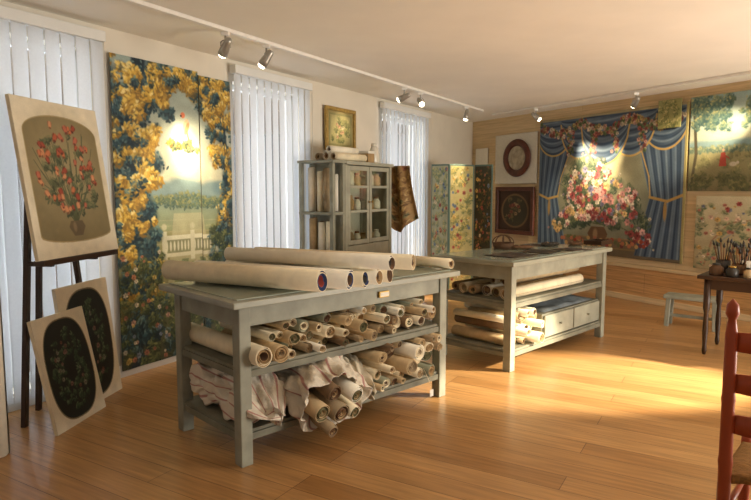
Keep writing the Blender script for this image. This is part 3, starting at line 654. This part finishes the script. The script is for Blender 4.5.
for off, hl, r_, m_, lab in ((0, .27, .042, m_cream, 'short cream roll lying alone at the right end of near table'), (.10, .22, .036, m_pale, 'short pale roll at the right end of near table, rearmost')):
    c = Vector((.34, 4.60, H1 + r_ + .002)) + Vector((.6, .8, 0)) * off * .9 - d2 * off; roll('canvas_roll', lab, c - d2 * hl, c + d2 * hl, r_, m_, m_sand, m_brown, 'rolls on top of the near table')
# far table shelves
for i in range(6):
    o = OUT[i % 6]; y = -.30 + i * .115
    roll('canvas_roll', '%s lengthwise canvas roll on far table middle shelf, %s from the front' % (SHADE[o.name], ORD[i]), T2(-.84 + .03 * (i % 3), y, .655), T2(.5 - .1 * (i % 2), y, .655), .053 - .008 * (i % 2), o, LIN[i % 5], COR[i % 5], 'rolls on the far table middle shelf')
for i in range(2):
    o = [m_tan, m_pale][i]; y = -.20 + i * .115
    roll('canvas_roll', '%s upper canvas roll on far table middle shelf, %s from the front' % (SHADE[o.name], ORD[i]), T2(-.7, y, .742), T2(.62 - .2 * i, y, .742), .044, o, LIN[(i + 2) % 5], COR[i % 5], 'rolls on the far table middle shelf')
pile(T2, -.81, -.34, .18, .50, .035, .062, -.36, .34, "far table's lower shelf", 'rolls on the far table lower shelf', 30)
def cl(u, v):
    e = max(0, math.sin(3.1416 * u)) ** .4 * max(0, math.sin(3.1416 * v)) ** .4
    return T2(-.26 + 1.0 * u, -.34 + .62 * v, .415 + .06 * e * (1 + .2 * math.sin(u * 17 + v * 9) + .15 * math.sin(v * 23 + u * 5)))
b = MB(); b.surf(cl, 50, 40); o = b.build('folded_cloth', M('grey_cloth', (104, 112, 116), .9, .25, 12, .3)); tag(o, 'blue-grey cloth folded on the drawers of the far table', 'cloth')

# ------------------------------------------------------------------ objects on the far table
p = at_z(503, 249, H2); t = thing('basket', 'dark wicker basket with arched handles at the left of the far table', 'basket', p, R(20))
b = MB(); b.lathe([(.085, 0), (.10, .03), (.11, .065), (.102, .065), (.09, .03), (.075, .012), (0, .012)], 28); b.build('basket_body', m_wicker, t)
for k in range(4):
    a = R(10 + 45 * k); b = MB(); b.tube([(math.cos(a) * .105 * math.cos(q), math.sin(a) * .105 * math.cos(q), .06 + .08 * math.sin(q)) for q in [i * math.pi / 12 for i in range(13)]], .005, 8); b.build('handle', m_wicker, t)
def sample(u, v, w, h, ang, cols, lab, z=H2):
    p = at_z(u, v, z + .004); cv = Cv(40, 40, cols[0]); cv.leaves(70, (.05, .05, .95, .95), cols, .05, .14); cv.rect(0, 1, 0, .08, cols[1]); cv.rect(0, 1, .92, 1, cols[1]); cv.noise(.06)
    o = tag(sheet('textile_sample', cv, w, h, m_tapes, None, .004, .006), lab, 'textile', 'textile samples on the far table'); o.location = p; o.rotation_euler = (R(-90), 0, ang)
sample(527, 256, .42, .32, R(45), [(48, 40, 34), (70, 56, 44), (62, 42, 36), (96, 82, 62)], 'dark brown woven sample flat on far table nearest the basket')
sample(556, 252, .38, .30, R(54), [(58, 48, 38), (46, 38, 32), (100, 84, 60), (60, 60, 50)], 'brown and gold woven sample at middle of far table')
sample(583, 250, .32, .26, R(38), [(42, 36, 32), (72, 54, 42), (58, 54, 46), (84, 72, 56)], 'blackish woven sample at the right end of far table')
sample(540, 246, .30, .24, R(20), [(66, 52, 40), (92, 74, 52), (54, 44, 38)], 'small brown woven sample behind the other two dark samples')
for i, (u, v, m_, lab) in enumerate(((520, 247, m_brown, 'flat brown yarn skein behind the dark samples'), (550, 244, m_dark, 'flat blackish yarn skein at the middle'), (575, 243, m_wicker, 'flat dark brown yarn skein toward the right end'))):
    p = at_z(u, v, H2 + .022); t = thing('yarn_skein', lab + ' of the far table', 'yarn', p, R(30 * i), 'yarn skeins on the far table')
    b = MB(); b.surf(lambda a, q: ((.06 + .022 * math.cos(q * 6.283)) * math.cos(a * 6.283) * 1.5, (.05 + .022 * math.cos(q * 6.283)) * math.sin(a * 6.283), .016 * math.sin(q * 6.283) + .003 * math.sin(a * 80)), 60, 10, 0, True); b.build('loop', m_, t)
    b = MB(); b.surf(lambda a, q: (.02 * (q - .5), .05 + .028 * math.cos(a * 6.283), .020 * math.sin(a * 6.283)), 20, 2, 0, True); b.build('band', m_dust, t)
p = at_z(598, 244, H2); t = thing('tray', 'shallow dark wooden tray at the far right end of the far table', 'tray', p, R(45))
b = MB(); b.box(-.13, .13, -.09, .09, 0, .012); b.build('base', m_darkwood, t, .002)
for x0, x1, y0, y1 in ((-.13, .13, -.1, -.088), (-.13, .13, .088, .1), (-.14, -.128, -.1, .1), (.128, .14, -.1, .1)): b = MB(); b.box(x0, x1, y0, y1, 0, .045); b.build('side', m_darkwood, t, .002)

# ------------------------------------------------------------------ grey cabinet and rack by the left wall
s_ = sL(302, 190, .03)[0] + .05
cab = thing('display_cabinet', 'grey-green cabinet with two glazed doors against the window wall', 'cabinet', WL(s_, 0, .13), aL)
CW, CDp, CHh = 1.05, .46, 1.86
for x in (0, CW - .05):
    for y in (-.05, -CDp):
        b = MB(); b.box(x, x + .05, y, y + .05, 0, CHh - .04); b.build('post', m_greyl, cab, .004)
b = MB(); b.box(0, CW + .02, -CDp - .02, .02, CHh - .04, CHh); b.build('top_board', m_greyl, cab, .005)
for z in (.45, .9, 1.3):
    b = MB(); b.box(.0, CW, -CDp + .05, -.0, z - .025, z); b.build('shelf', m_greyl, cab, .003)
b = MB(); b.box(.03, CW - .05, -CDp + .05, -.02, 1.565, 1.585); b.build('shelf', m_greyl, cab, .002)
b = MB(); b.box(.05, CW - .05, -.02, -.008, .1, CHh - .04); b.build('back_panel', m_paper, cab)
for x in (.012, CW - .03):
    b = MB(); b.box(x, x + .018, -CDp + .05, -.05, .1, CHh - .04); b.build('side_panel', m_greyl, cab)
DW = (CW - .13) / 2
for k in range(2):
    x0 = .06 + k * (DW + .01); x1 = x0 + DW; b = MB(); y0, y1 = -CDp + .005, -CDp + .03
    b.box(x0, x0 + .05, y0, y1, .92, CHh - .05); b.box(x1 - .05, x1, y0, y1, .92, CHh - .05)
    for z0, z1 in ((.92, .97), (CHh - .1, CHh - .05), (1.28, 1.31), (1.56, 1.59)): b.box(x0 + .05, x1 - .05, y0, y1, z0, z1)
    d = b.build('door', m_greyl, cab, .003); g = MB(); g.box(x0 + .04, x1 - .04, y0 + .01, y0 + .014, .95, CHh - .07); g.build('pane', m_cabglass, d)
    g = MB(); xx = x1 - .03 if k == 0 else x0 + .03; g.lathe([(.006, 0), (.006, .015), (.014, .022), (0, .03)], 12, 0, Matrix.Translation((xx, y0, 1.4)) @ Matrix.Rotation(R(90), 4, 'X')); g.build('knob', m_brass, d)
b = MB(); b.box(.06, CW - .06, -CDp + .005, -CDp + .025, .1, .91); b.build('lower_panel', m_greyl, cab, .004)
def CB(x, y, z):
    o = WL(s_, 0, .13); return o + eL * x - nL * y + Vector((0, 0, z))
# open rack joined to the near end
RW = .24
rk = thing('shelf_rack', 'open grey post-and-shelf rack with tall rolls, joined to left of glazed cabinet', 'rack', CB(-.005, 0, 0), aL)
for y in (-.05, -CDp):
    b = MB(); b.box(-RW, -RW + .045, y, y + .045, 0, CHh - .03); b.build('post', m_grey, rk, .004)
    b = MB(); b.box(-.045, 0, y, y + .045, 0, CHh - .03); b.build('post', m_grey, rk, .004)
for z in (.35, .82, 1.30):
    b = MB(); b.box(-RW, 0, -CDp, 0, z - .03, z); b.build('shelf', m_grey, rk, .003)
b = MB(); b.box(-RW - .02, 0, -CDp - .02, .0, CHh - .03, CHh); b.build('top_board', m_grey, rk, .004)
for i, (x, y, r_, m_, h_) in enumerate(((-.16, -.12, .045, m_pale, .48), (-.13, -.225, .05, m_cream, .44), (-.16, -.325, .045, m_dust, .47), (-.07, -.38, .030, m_paper, .40), (-.06, -.13, .034, m_tan, .40))):
    roll('paper_roll', '%s roll standing upright on upper shelf of the open rack, %s from the wall' % (['pale', 'cream', 'brown', 'white', 'tan'][i], ['second', 'third', 'fourth', 'farthest', 'nearest'][i]), CB(x, y, 1.302), CB(x, y, 1.302 + h_), r_, m_, m_sand, m_brown, 'paper rolls in the open rack', 'paper roll')
for i, (x, y, r_, m_, h_) in enumerate(((-.14, -.12, .05, m_tan, .40), (-.13, -.235, .055, m_pale, .36), (-.14, -.345, .045, m_cream, .38))):
    roll('paper_roll', '%s roll standing upright on lower shelf of the open rack, %s from the wall' % (['tan', 'pale', 'cream'][i], ORD[i]), CB(x, y, .822), CB(x, y, .822 + h_), r_, m_, m_sand, m_brown, 'paper rolls in the open rack', 'paper roll')
def jar(lab, p, r, h, m_, kind='jar', group=None, lidm=m_dark):
    t = thing(kind, lab, kind, p, 0, group)
    b = MB(); b.lathe([(r * .9, 0), (r, h * .06), (r, h * .62), (r * .6, h * .8), (r * .55, h * .88)], 18); b.build('body', m_, t)
    b = MB(); b.lathe([(r * .62, h * .86), (r * .62, h * .98), (r * .5, h), (0, h)], 18); b.build('lid', lidm, t)
jm = [m_ceramic, m_paper, m_tan, m_ceramic, m_dust, m_sand]; jn = ['white', 'white', 'tan', 'white', 'brown', 'sand coloured']
for z, nm in ((.9, 'lowest'), (1.3, 'middle'), (1.585, 'upper')):
    for i in range(6):
        k = (i * 2 + int(z * 3)) % 6
        jar('%s jar behind cabinet glass, %s from the left on the %s shelf' % (jn[k], ORD[i], nm), CB(.14 + i * .15, -CDp + .13, z), .045 + .006 * (i % 2), .13 + .025 * ((i * 2) % 3), jm[k], 'jar', 'jars in the grey cabinet', jm[(k + 3) % 6] if i % 2 else m_midwood)
for i, (y, r_, m_, ln) in enumerate(((-.38, .045, m_cream, .62), (-.28, .05, m_pale, .7), (-.17, .045, m_dust, .6))):
    roll('paper_roll', '%s roll lying on top of the grey cabinet, %s from the front' % (['cream', 'white', 'brown'][i], ORD[i]), CB(-.10, y, CHh + r_ + .002), CB(-.10 + ln, y, CHh + r_ + .002), r_, m_, m_sand, m_brown, 'rolls on top of the cabinet', 'paper roll')
roll('paper_roll', 'white roll stacked over the other rolls on top of the cabinet', CB(-.12, -.33, CHh + .125), CB(.42, -.33, CHh + .125), .042, m_pale, m_paper, m_brown, 'rolls on top of the cabinet', 'paper roll')
for i, (x, y, h, lab) in enumerate(((.78, -.36, .24, 'tall white jar standing on the cabinet top'), (.92, -.3, .2, 'shorter white jar at far end of the cabinet top'))):
    jar(lab, CB(x, y, CHh), .055, h, m_ceramic, 'jar', 'jars on top of the cabinet', m_ceramic)
t = thing('box', 'small cardboard box between the rolls and jars on cabinet top', 'box', CB(.64, -.34, CHh), aL)
b = MB(); b.box(-.07, .07, -.07, .07, 0, .13); b.build('body', m_sand, t, .003); b = MB(); b.box(-.073, .073, -.073, .073, .11, .14); b.build('lid', m_paper, t, .003)
# patterned cloth draped at the far end of the cabinet
cvp = Cv(90, 130, (166, 132, 82))
for _ in range(60): cvp.bush(random.random(), random.random(), random.uniform(.06, .12), [(110, 80, 50), (146, 112, 68), (182, 148, 92), (204, 176, 120)], 16, .035, .45, .5)
for _ in range(16): cvp.flower(random.random(), random.random(), .06, random.choice([(160, 104, 74), (196, 170, 122), (116, 110, 74)]))
cvp.noise(.05)
o = tag(sheet('patterned_hanging', cvp, .58, .80, m_tapes, None, .05, .008), 'golden brown patterned cloth draped at the right end of the glazed cabinet', 'textile'); o.location = CB(CW + .13, -.35, 1.05); o.rotation_euler = (0, 0, math.atan2(nL.y, nL.x))
V = np.empty(len(o.data.vertices) * 3); o.data.vertices.foreach_get('co', V); V = V.reshape(-1, 3)
q = 1 - V[:, 2] / .80; V[:, 0] += .10 * q ** 1.5; V[:, 2] += .20 * q * np.abs(V[:, 0] / .29 - .5) * .5 - .05 * q * np.sin(V[:, 0] * 12); V[:, 1] += .03 * q * np.sin(V[:, 0] * 22)
o.data.vertices.foreach_set('co', V.ravel()); o.data.update()

# ------------------------------------------------------------------ easel and paintings at left
def board(name, label, A, B, h, leanx, cv, z0, group=None, edge=m_cream):
    d = B - A; mid, ang, w = (A + B) / 2, math.atan2(d.y, d.x), d.length
    t = thing(name, label, 'painting', Vector((mid.x, mid.y, z0)), 0, group, rot=(-math.asin(leanx / h), 0, ang))
    b = MB(); b.box(-w / 2, w / 2, .002, .024, 0, h); b.build('stretcher_frame', edge, t, .003)
    sheet('canvas', cv, w, h, m_oil, t, 0, .004, -.003, 0)
    return t
cv = Cv(340, 425, (226, 213, 186))
def arch(g): return [(.07 + g, .86 - g), (.07 + g, .20)] + [(.5 - (.43 - g) * math.cos(k * math.pi / 24), .20 - (.115 - g) * math.sin(k * math.pi / 24)) for k in range(25)] + [(.93 - g, .86 - g)] + [(.5 + (.43 - g) * math.cos(k * math.pi / 12), .86 - g + .05 * math.sin(k * math.pi / 12)) for k in range(13)]
cv.poly(arch(0), (166, 146, 104)); cv.poly(arch(.008), (128, 114, 80)); cv.ell(.5, .44, .34, .36, (160, 144, 106), 0, 1.2, .8)
for _ in range(46):
    x = random.uniform(.13, .87); cv.line([(.5, .80), (.5 + (x - .5) * .5, .6), (x, random.uniform(.18, .6))], .006, (78, 84, 58))
for _ in range(66):
    a = random.uniform(0, 6.28); q = math.sqrt(random.random()); cv.bush(.5 + .35 * q * math.cos(a), .48 + .29 * q * math.sin(a), .034, [(62, 68, 48), (80, 86, 60), (100, 102, 70), (124, 120, 84)], 11, .022, .35, .35)
for _ in range(56):
    a = random.uniform(0, 6.28); q = math.sqrt(random.random()); cv.tulip(.5 + .35 * q * math.cos(a), .43 + .29 * q * math.sin(a), random.uniform(.032, .052), random.choice([(156, 78, 52), (174, 102, 66), (140, 64, 46), (182, 124, 86), (162, 90, 68)]), random.uniform(-.9, .9))
cv.blur(1, .5); cv.poly([(.43, .77), (.57, .77), (.6, .81), (.55, .87), (.45, .87), (.40, .81)], (104, 88, 64)); cv.ell(.47, .81, .02, .04, (132, 112, 84), 0, .5); cv.noise(.03)
p1a = Vector((-2.08, 3.72, 0)); p1b = p1a + unit2(.17, .985) * .84
board('flower_painting', 'large painting of red flowers on olive ground standing on the easel', p1a, p1b, 1.03, .145, cv, 1.10, 'flower paintings at the left')
def wreath(seed):
    random.seed(seed); cv = Cv(220, 310, (226, 214, 188))
    def sup(rx, ry): return [(.5 + rx * math.copysign(abs(math.cos(a)) ** .74, math.cos(a)), .5 + ry * math.copysign(abs(math.sin(a)) ** .74, math.sin(a))) for a in [k * 6.2832 / 60 for k in range(60)]]
    cv.poly(sup(.435, .455), (130, 116, 86)); cv.poly(sup(.42, .443), (30, 34, 30))
    for k in range(120):
        a = random.uniform(0, 6.28); q = random.uniform(.35, .95); cv.bush(.5 + .35 * q * math.cos(a), .5 + .38 * q * math.sin(a), .034, [(34, 48, 38), (48, 66, 48), (70, 88, 62), (98, 112, 82)], 8, .024, .4, .3)
    for k in range(16):
        a = random.uniform(0, 6.28); q = random.uniform(.4, .85); cv.flower(.5 + .34 * q * math.cos(a), .5 + .37 * q * math.sin(a), random.uniform(.02, .036), random.choice([(128, 92, 80), (124, 116, 98), (120, 72, 60)]))
    cv.blur(1, .5); cv.noise(.03); return cv
board('wreath_painting', 'front dark rounded wreath painting leaning on the floor under the easel', Vector((-1.995, 3.68, 0)), Vector((-1.925, 4.20, 0)), .74, .15, wreath(4), .002, 'wreath paintings at the left')
board('wreath_painting', 'dark rounded wreath painting standing behind the front one', Vector((-2.06, 4.02, 0)), Vector((-1.975, 4.60, 0)), .88, .10, wreath(9), .002, 'wreath paintings at the left')
random.seed(33)
ez = thing('easel', 'dark wooden easel holding the red flower painting', 'easel', (-2.25, 4.2, 0), 0); O = Vector((-2.25, 4.2, 0))
def eb(name, p, q, w, d): b = MB(); b.bar(Vector(p) - O, Vector(q) - O, w, d); return b.build(name, m_darkwood, ez, .003)
eb('leg', (-2.29, 3.83, 0), (-2.26, 4.02, 1.95), .045, .03); eb('leg', (-2.13, 4.5, 0), (-2.21, 4.25, 1.95), .045, .03)
eb('rear_leg', (-2.37, 4.14, 0), (-2.26, 4.13, 1.85), .04, .03)
eb('crossbar', (-2.275, 3.9, .62), (-2.16, 4.43, .62), .025, .05); eb('crossbar', (-2.27, 4.0, 1.7), (-2.22, 4.27, 1.7), .025, .05)
b = MB(); b.bar(Vector((-2.10, 3.76, 1.08)) - O, Vector((-1.965, 4.53, 1.08)) - O, .075, .035); b.build('tray', m_darkwood, ez, .004)
eb('bracket', (-2.275, 3.93, 1.06), (-2.085, 3.90, 1.06), .03, .03); eb('bracket', (-2.175, 4.36, 1.06), (-2.0, 4.33, 1.06), .03, .03)
# standing white roll at far left
roll('paper_roll', 'white paper roll standing upright at the far left edge', (-2.19, 3.40, .005), (-2.19, 3.40, 1.05), .055, m_pale, m_paper, m_sand, None, 'paper roll')

# ------------------------------------------------------------------ ceiling tracks and spotlights
def track(p, q, lab):
    b = MB(); d = q - p; b.bar((0, 0, 0), d, .045, .03); o = b.build('light_track', m_track, None, .003, p); tag(o, lab, 'light track', 'ceiling light tracks')
trz = CEIL - .018
track(WL(-.6, trz, .8), WL(6.2, trz, .8), 'long white ceiling track running along the window wall')
track(WB(1.2, trz, .55), WB(6.8, trz, .55), 'white ceiling track in front of the tapestry wall')
def s_of(u, O, e):
    k = (u - 375.5) / (F * 1.012)
    return (k * O.y - O.x) / (e.x - k * e.y)
def spotlight(p, target, lab, power, ang=34, lamp=True):
    t = thing('spotlight', lab, 'light', p, 0, 'track spotlights'); d = (target - (p + Vector((0, 0, -.13)))).normalized(); hd = Vector((0, 0, -.13)); q = d.to_track_quat('Z', 'Y')
    b = MB(); b.box(-.03, .03, -.018, .018, -.045, -.016); b.build('adapter', m_track, t, .003)
    b = MB(); b.tube([(0, 0, -.04), (0, 0, -.085)], .008, 10); b.build('stem', m_chrome, t)
    sx = q @ Vector((1, 0, 0)); b = MB(); b.tube([hd + sx * .042, hd + sx * .042 + Vector((0, 0, .03)), Vector((0, 0, -.082)) + sx * .02, Vector((0, 0, -.082)) - sx * .02, hd - sx * .042 + Vector((0, 0, .03)), hd - sx * .042], .005, 8); b.build('yoke', m_chrome, t)
    b = MB(); b.lathe([(0, -.08), (.023, -.078), (.029, -.06), (.031, -.03), (.038, .02), (.040, .07), (.036, .07), (.032, .05), (0, .05)], 24); b.build('lamp_head', m_chrome, t, 0, hd, q)
    b = MB(); b.lathe([(0, .054), (.030, .054), (.034, .072), (.027, .088), (0, .095)], 20); b.build('lens', m_lens, t, 0, hd, q)
    if lamp:
        ld = bpy.data.lights.new('spot_lamp', 'SPOT'); ld.energy = power; ld.color = (1, .82, .55); ld.spot_size = R(ang); ld.spot_blend = 1; ld.shadow_soft_size = .03
        lo = bpy.data.objects.new('spot_lamp', ld); COL.objects.link(lo); lo.location = p + hd + d * .14; lo.rotation_mode = 'QUATERNION'; lo.rotation_quaternion = d.to_track_quat('-Z', 'Y')
OL = L0 + nL * .8; OB = C0 + nB * .55
def tl(u, v): s, z = sL(u, v, .03); return WL(s, z, .03)
def tb(u, v): s, z = sB(u, v, .03); return WB(s, z, .03)
for u, tgt, pw, an, lab, on in ((228, tl(184, 150), 260, 26, 'spotlight on the left track nearest the camera', True),
                        (268, tl(180, 185), 130, 60, 'second spotlight along the left track, tilted at the garden tapestry', True),
                        (404, tl(340, 130), 30, 40, 'third spotlight on the left track, above the grey cabinet', True),
                        (420, Vector((1.2, 5.6, .95)), 0, 60, 'fourth spotlight on the left track, facing the far table', False),
                        (466, pt_at(454, 9.1) + Vector((0, 0, 1.62)), 640, 36, 'last spotlight on the left track, by the folding screen', True)):
    s = s_of(u, OL, eL); spotlight(OL + eL * s + Vector((0, 0, trz)), tgt, lab, pw, an, on)
for u, tgt, pw, lab in ((535, tb(594, 165), 380, 'spotlight on the back track, left end above the drapery tapestry'),
                        (634, tb(592, 178), 420, 'spotlight on the back track, above middle of the drapery tapestry')):
    s = s_of(u, OB, eB); spotlight(OB + eB * s + Vector((0, 0, trz)), tgt, lab, pw, 36)
spotlight(OB + eB * 5.9 + Vector((0, 0, trz)), tb(703, 138), 'spotlight on the back track lighting the pastoral tapestry', 520, 32)

# ------------------------------------------------------------------ bench, side table, chair at right
bp = at_z(665, 326, 0); be = unit2(.79, -.61); ba = math.atan2(be.y, be.x)
t = thing('bench', 'small grey-green wooden bench below the drapery tapestry', 'bench', bp + be * .25, ba)
b = MB(); b.box(-.28, .28, -.02, .24, .32, .36); b.build('seat', m_grey, t, .006)
for x in (-.23, .23):
    for y in (.02, .2): b = MB(); b.bar((x * 1.06, y, 0), (x, y, .32), .045, .045); b.build('leg', m_grey, t, .004)
b = MB(); b.box(-.24, .24, .1, .12, .1, .135); b.box(-.25, -.22, .02, .2, .1, .135); b.box(.22, .25, .02, .2, .1, .135); b.build('stretcher', m_grey, t, .003)
ta = R(-42); tp = at_z(697, 275, .75); te = Vector((math.cos(ta), math.sin(ta), 0)); tn = Vector((-te.y, te.x, 0))
SO = Vector((tp.x, tp.y, 0)) + te * .55 + tn * .3
t = thing('side_table', 'dark wooden side table holding pots at the right edge', 'table', SO, ta)
b = MB(); b.box(-.55, .55, -.3, .3, .715, .75); b.build('tabletop', m_darkwood, t, .006)
for x in (-.47, .47):
    for y in (-.24, .24): b = MB(); b.turned((x, y, 0), (x, y, .715), [(.014, 0), (.022, .05), (.018, .12), (.026, .3), (.02, .55), (.03, .62), (.03, 1)]); b.build('leg', m_darkwood, t)
b = MB(); b.box(-.47, .47, -.25, -.23, .62, .715); b.box(-.47, .47, .23, .25, .62, .715); b.box(-.48, -.46, -.24, .24, .62, .715); b.box(.46, .48, -.24, .24, .62, .715); b.build('apron', m_darkwood, t, .003)
def ST(x, y): return SO + te * x + tn * y + Vector((0, 0, .75))
def brushpot(lab, p, m_, n, r=.05, h=.12):
    t = thing('brush_pot', lab, 'pot', p, 0, 'brush pots on the side table')
    b = MB(); b.lathe([(r * .8, 0), (r, h * .2), (r, h), (r * .88, h), (r * .85, h * .15), (0, h * .12)], 20); b.build('pot', m_, t)
    for k in range(n):
        a = 6.28 * k / n; q = Vector((math.cos(a) * r * .4, math.sin(a) * r * .4, h * .2)); e = Vector((math.cos(a) * r * 1.3, math.sin(a) * r * 1.3, h + random.uniform(.08, .17)))
        b = MB(); b.tube([q, e], .006, 6); bo = b.build('brush', m_darkwood if k % 2 else m_midwood, t); b = MB(); b.tube([e, e + (e - q).normalized() * .015, e + (e - q).normalized() * .05], [.008, .013, .002], 8); b.build('bristles', m_dark, bo)
brushpot('black pot of brushes at the left of the side table', ST(-.42, .08), m_dark, 9, .065)
brushpot('white ceramic pot of brushes behind the black pot', ST(-.25, .20), m_ceramic, 9, .06)
brushpot('blue pot of brushes toward the right edge of side table', ST(-.10, -.05), m_blueceramic, 9, .065)
brushpot('brown pot of brushes between the white pot and the jug', ST(-.27, .0), m_brown, 9, .06, .1)
jar('squat brown jar at front of the side table', ST(-.42, -.17), .06, .11, m_brown); jar('squat black jar beside the brown jar on side table', ST(-.28, -.21), .055, .1, m_dark, lidm=m_brass)
jar('small white jar at the left rear corner of side table', ST(-.46, .22), .045, .1, m_ceramic, lidm=m_dark); jar('small tan jar near the blue brush pot on side table', ST(-.15, -.19), .045, .09, m_tan)
t = thing('palette_board', 'dark paint palette lying flat at the front right of the side table', 'palette', ST(.05, -.2), ta)
b = MB(); n = 36; P = [(.12 * math.cos(k * 6.283 / n) * (1 + .12 * math.sin(k * 6.283 / n)), .07 * math.sin(k * 6.283 / n)) for k in range(n)]
b.add([(x, y, 0) for x, y in P] + [(x, y, .008) for x, y in P], [tuple(reversed(range(n))), tuple(range(n, 2 * n))] + [(k, (k + 1) % n, n + (k + 1) % n, n + k) for k in range(n)]); b.build('board', m_midwood, t)
for k, m_ in enumerate((m_red, m_ceramic, m_navy, m_gold)): b = MB(); b.lathe([(.014, .008), (.012, .014), (0, .017)], 10, 0, Matrix.Translation((-.07 + .045 * k, .03 - .006 * k * (3 - k), 0))); b.build('paint_dab', m_, t)
t = thing('jug', 'pale ceramic jug among the brush pots on side table', 'jug', ST(.03, .16), 0)
b = MB(); b.lathe([(.05, 0), (.075, .05), (.08, .1), (.05, .17), (.04, .2), (.055, .235), (.048, .235), (.034, .2), (0, .19)], 24); b.build('body', m_ceramic, t)
b = MB(); b.tube([(.045 + .0, 0, .21), (.1, 0, .2), (.12, 0, .15), (.075, 0, .09)], .008, 8); b.build('handle', m_ceramic, t)
# ladder-back chair
cp = Vector((1.36, 2.26, 0)); sd_ = unit2(.66, .75); ca_ = math.atan2(sd_.y, sd_.x) - R(90)
t = thing('ladder_back_chair', 'red-stained turned wooden chair with rush seat at right edge', 'chair', cp + Vector((sd_.y, -sd_.x, 0)) * .21, ca_)
PR = [(.018, 0), (.023, .03), (.0235, .24), (.0255, .26), (.0225, .28), (.024, .42), (.0265, .44), (.024, .46), (.023, .64), (.025, .66), (.0225, .68), (.022, .88), (.017, .91), (.014, .93), (.024, .95), (.020, .98), (0, 1)]
for x in (-.21, .21):
    b = MB(); b.turned((x, 0, 0), (x, -.05, 1.14), PR); b.build('back_post', m_redwood, t)
    b = MB(); b.turned((x, .40, 0), (x, .40, .47), [(.016, 0), (.022, .06), (.020, .3), (.024, .5), (.020, .7), (.022, .95), (.02, 1)]); b.build('front_leg', m_redwood, t)
for z in (.62, .78, .94):
    b = MB(); y = -.05 * z / 1.14
    b.surf(lambda u, v, z=z, y=y: (-.2 + .4 * u, y - .02 * math.sin(u * 3.14), z + (.07 + .015 * math.sin(u * 3.14)) * v), 16, 2); o = b.build('slat', m_redwood, t); s_m = o.modifiers.new('thickness', 'SOLIDIFY'); s_m.thickness = .012
for z in (.14, .28):
    for (x0, y0, x1, y1) in ((-.21, 0, -.21, .4), (.21, 0, .21, .4), (-.21, .4, .21, .4), (-.21, 0, .21, 0)):
        b = MB(); b.turned((x0, y0, z), (x1, y1, z), [(.010, 0), (.014, .5), (.010, 1)], 10); b.build('rung', m_redwood, t)
b = MB(); b.surf(lambda u, v: (-.22 + .44 * u, -.01 + .42 * v, .455 + .018 * (1 - (2 * u - 1) ** 6) * (1 - (2 * v - 1) ** 6) - .012 * math.exp(-((abs(2 * u - 1) - abs(2 * v - 1)) * 6) ** 2)), 30, 30); o = b.build('seat', m_rush, t); s_m = o.modifiers.new('thickness', 'SOLIDIFY'); s_m.thickness = .035

# ------------------------------------------------------------------ light
def area(name, p, tgt, sx, sy, power, col):
    ld = bpy.data.lights.new(name, 'AREA'); ld.shape = 'RECTANGLE'; ld.size = sx; ld.size_y = sy; ld.energy = power; ld.color = col
    o = bpy.data.objects.new(name, ld); COL.objects.link(o); o.location = p; d = Vector(tgt) - Vector(p); o.rotation_mode = 'QUATERNION'; o.rotation_quaternion = d.to_track_quat('-Z', 'Y')
for a0, a1 in WIN:
    p = WL((a0 + a1) / 2, 1.35, -.75); area('daylight', p, p + nL, 1.9, 2.6, 64, (.90, .95, 1))
area('fill_light', (6.0, 2.6, .9), (1.6, 5.6, 2.8), 3, 1.6, 300, (1, .93, .82))  # added unseen fill lamp, brightens ceiling and room in place of bounced daylight
ld = bpy.data.lights.new('sunny_doorway', 'SPOT'); ld.energy = 6500; ld.color = (1, .87, .64); ld.spot_size = R(19); ld.spot_blend = .35; ld.shadow_soft_size = .12
lo = bpy.data.objects.new('sunny_doorway', ld); COL.objects.link(lo); lo.location = (6.2, 4.2, 2.4); lo.rotation_mode = 'QUATERNION'; lo.rotation_quaternion = (Vector((1.75, 4.85, 0)) - lo.location).to_track_quat('-Z', 'Y')
w = bpy.data.worlds.new('world'); scene.world = w; w.use_nodes = True
w.node_tree.nodes['Background'].inputs[0].default_value = (1, .95, .87, 1); w.node_tree.nodes['Background'].inputs[1].default_value = .32
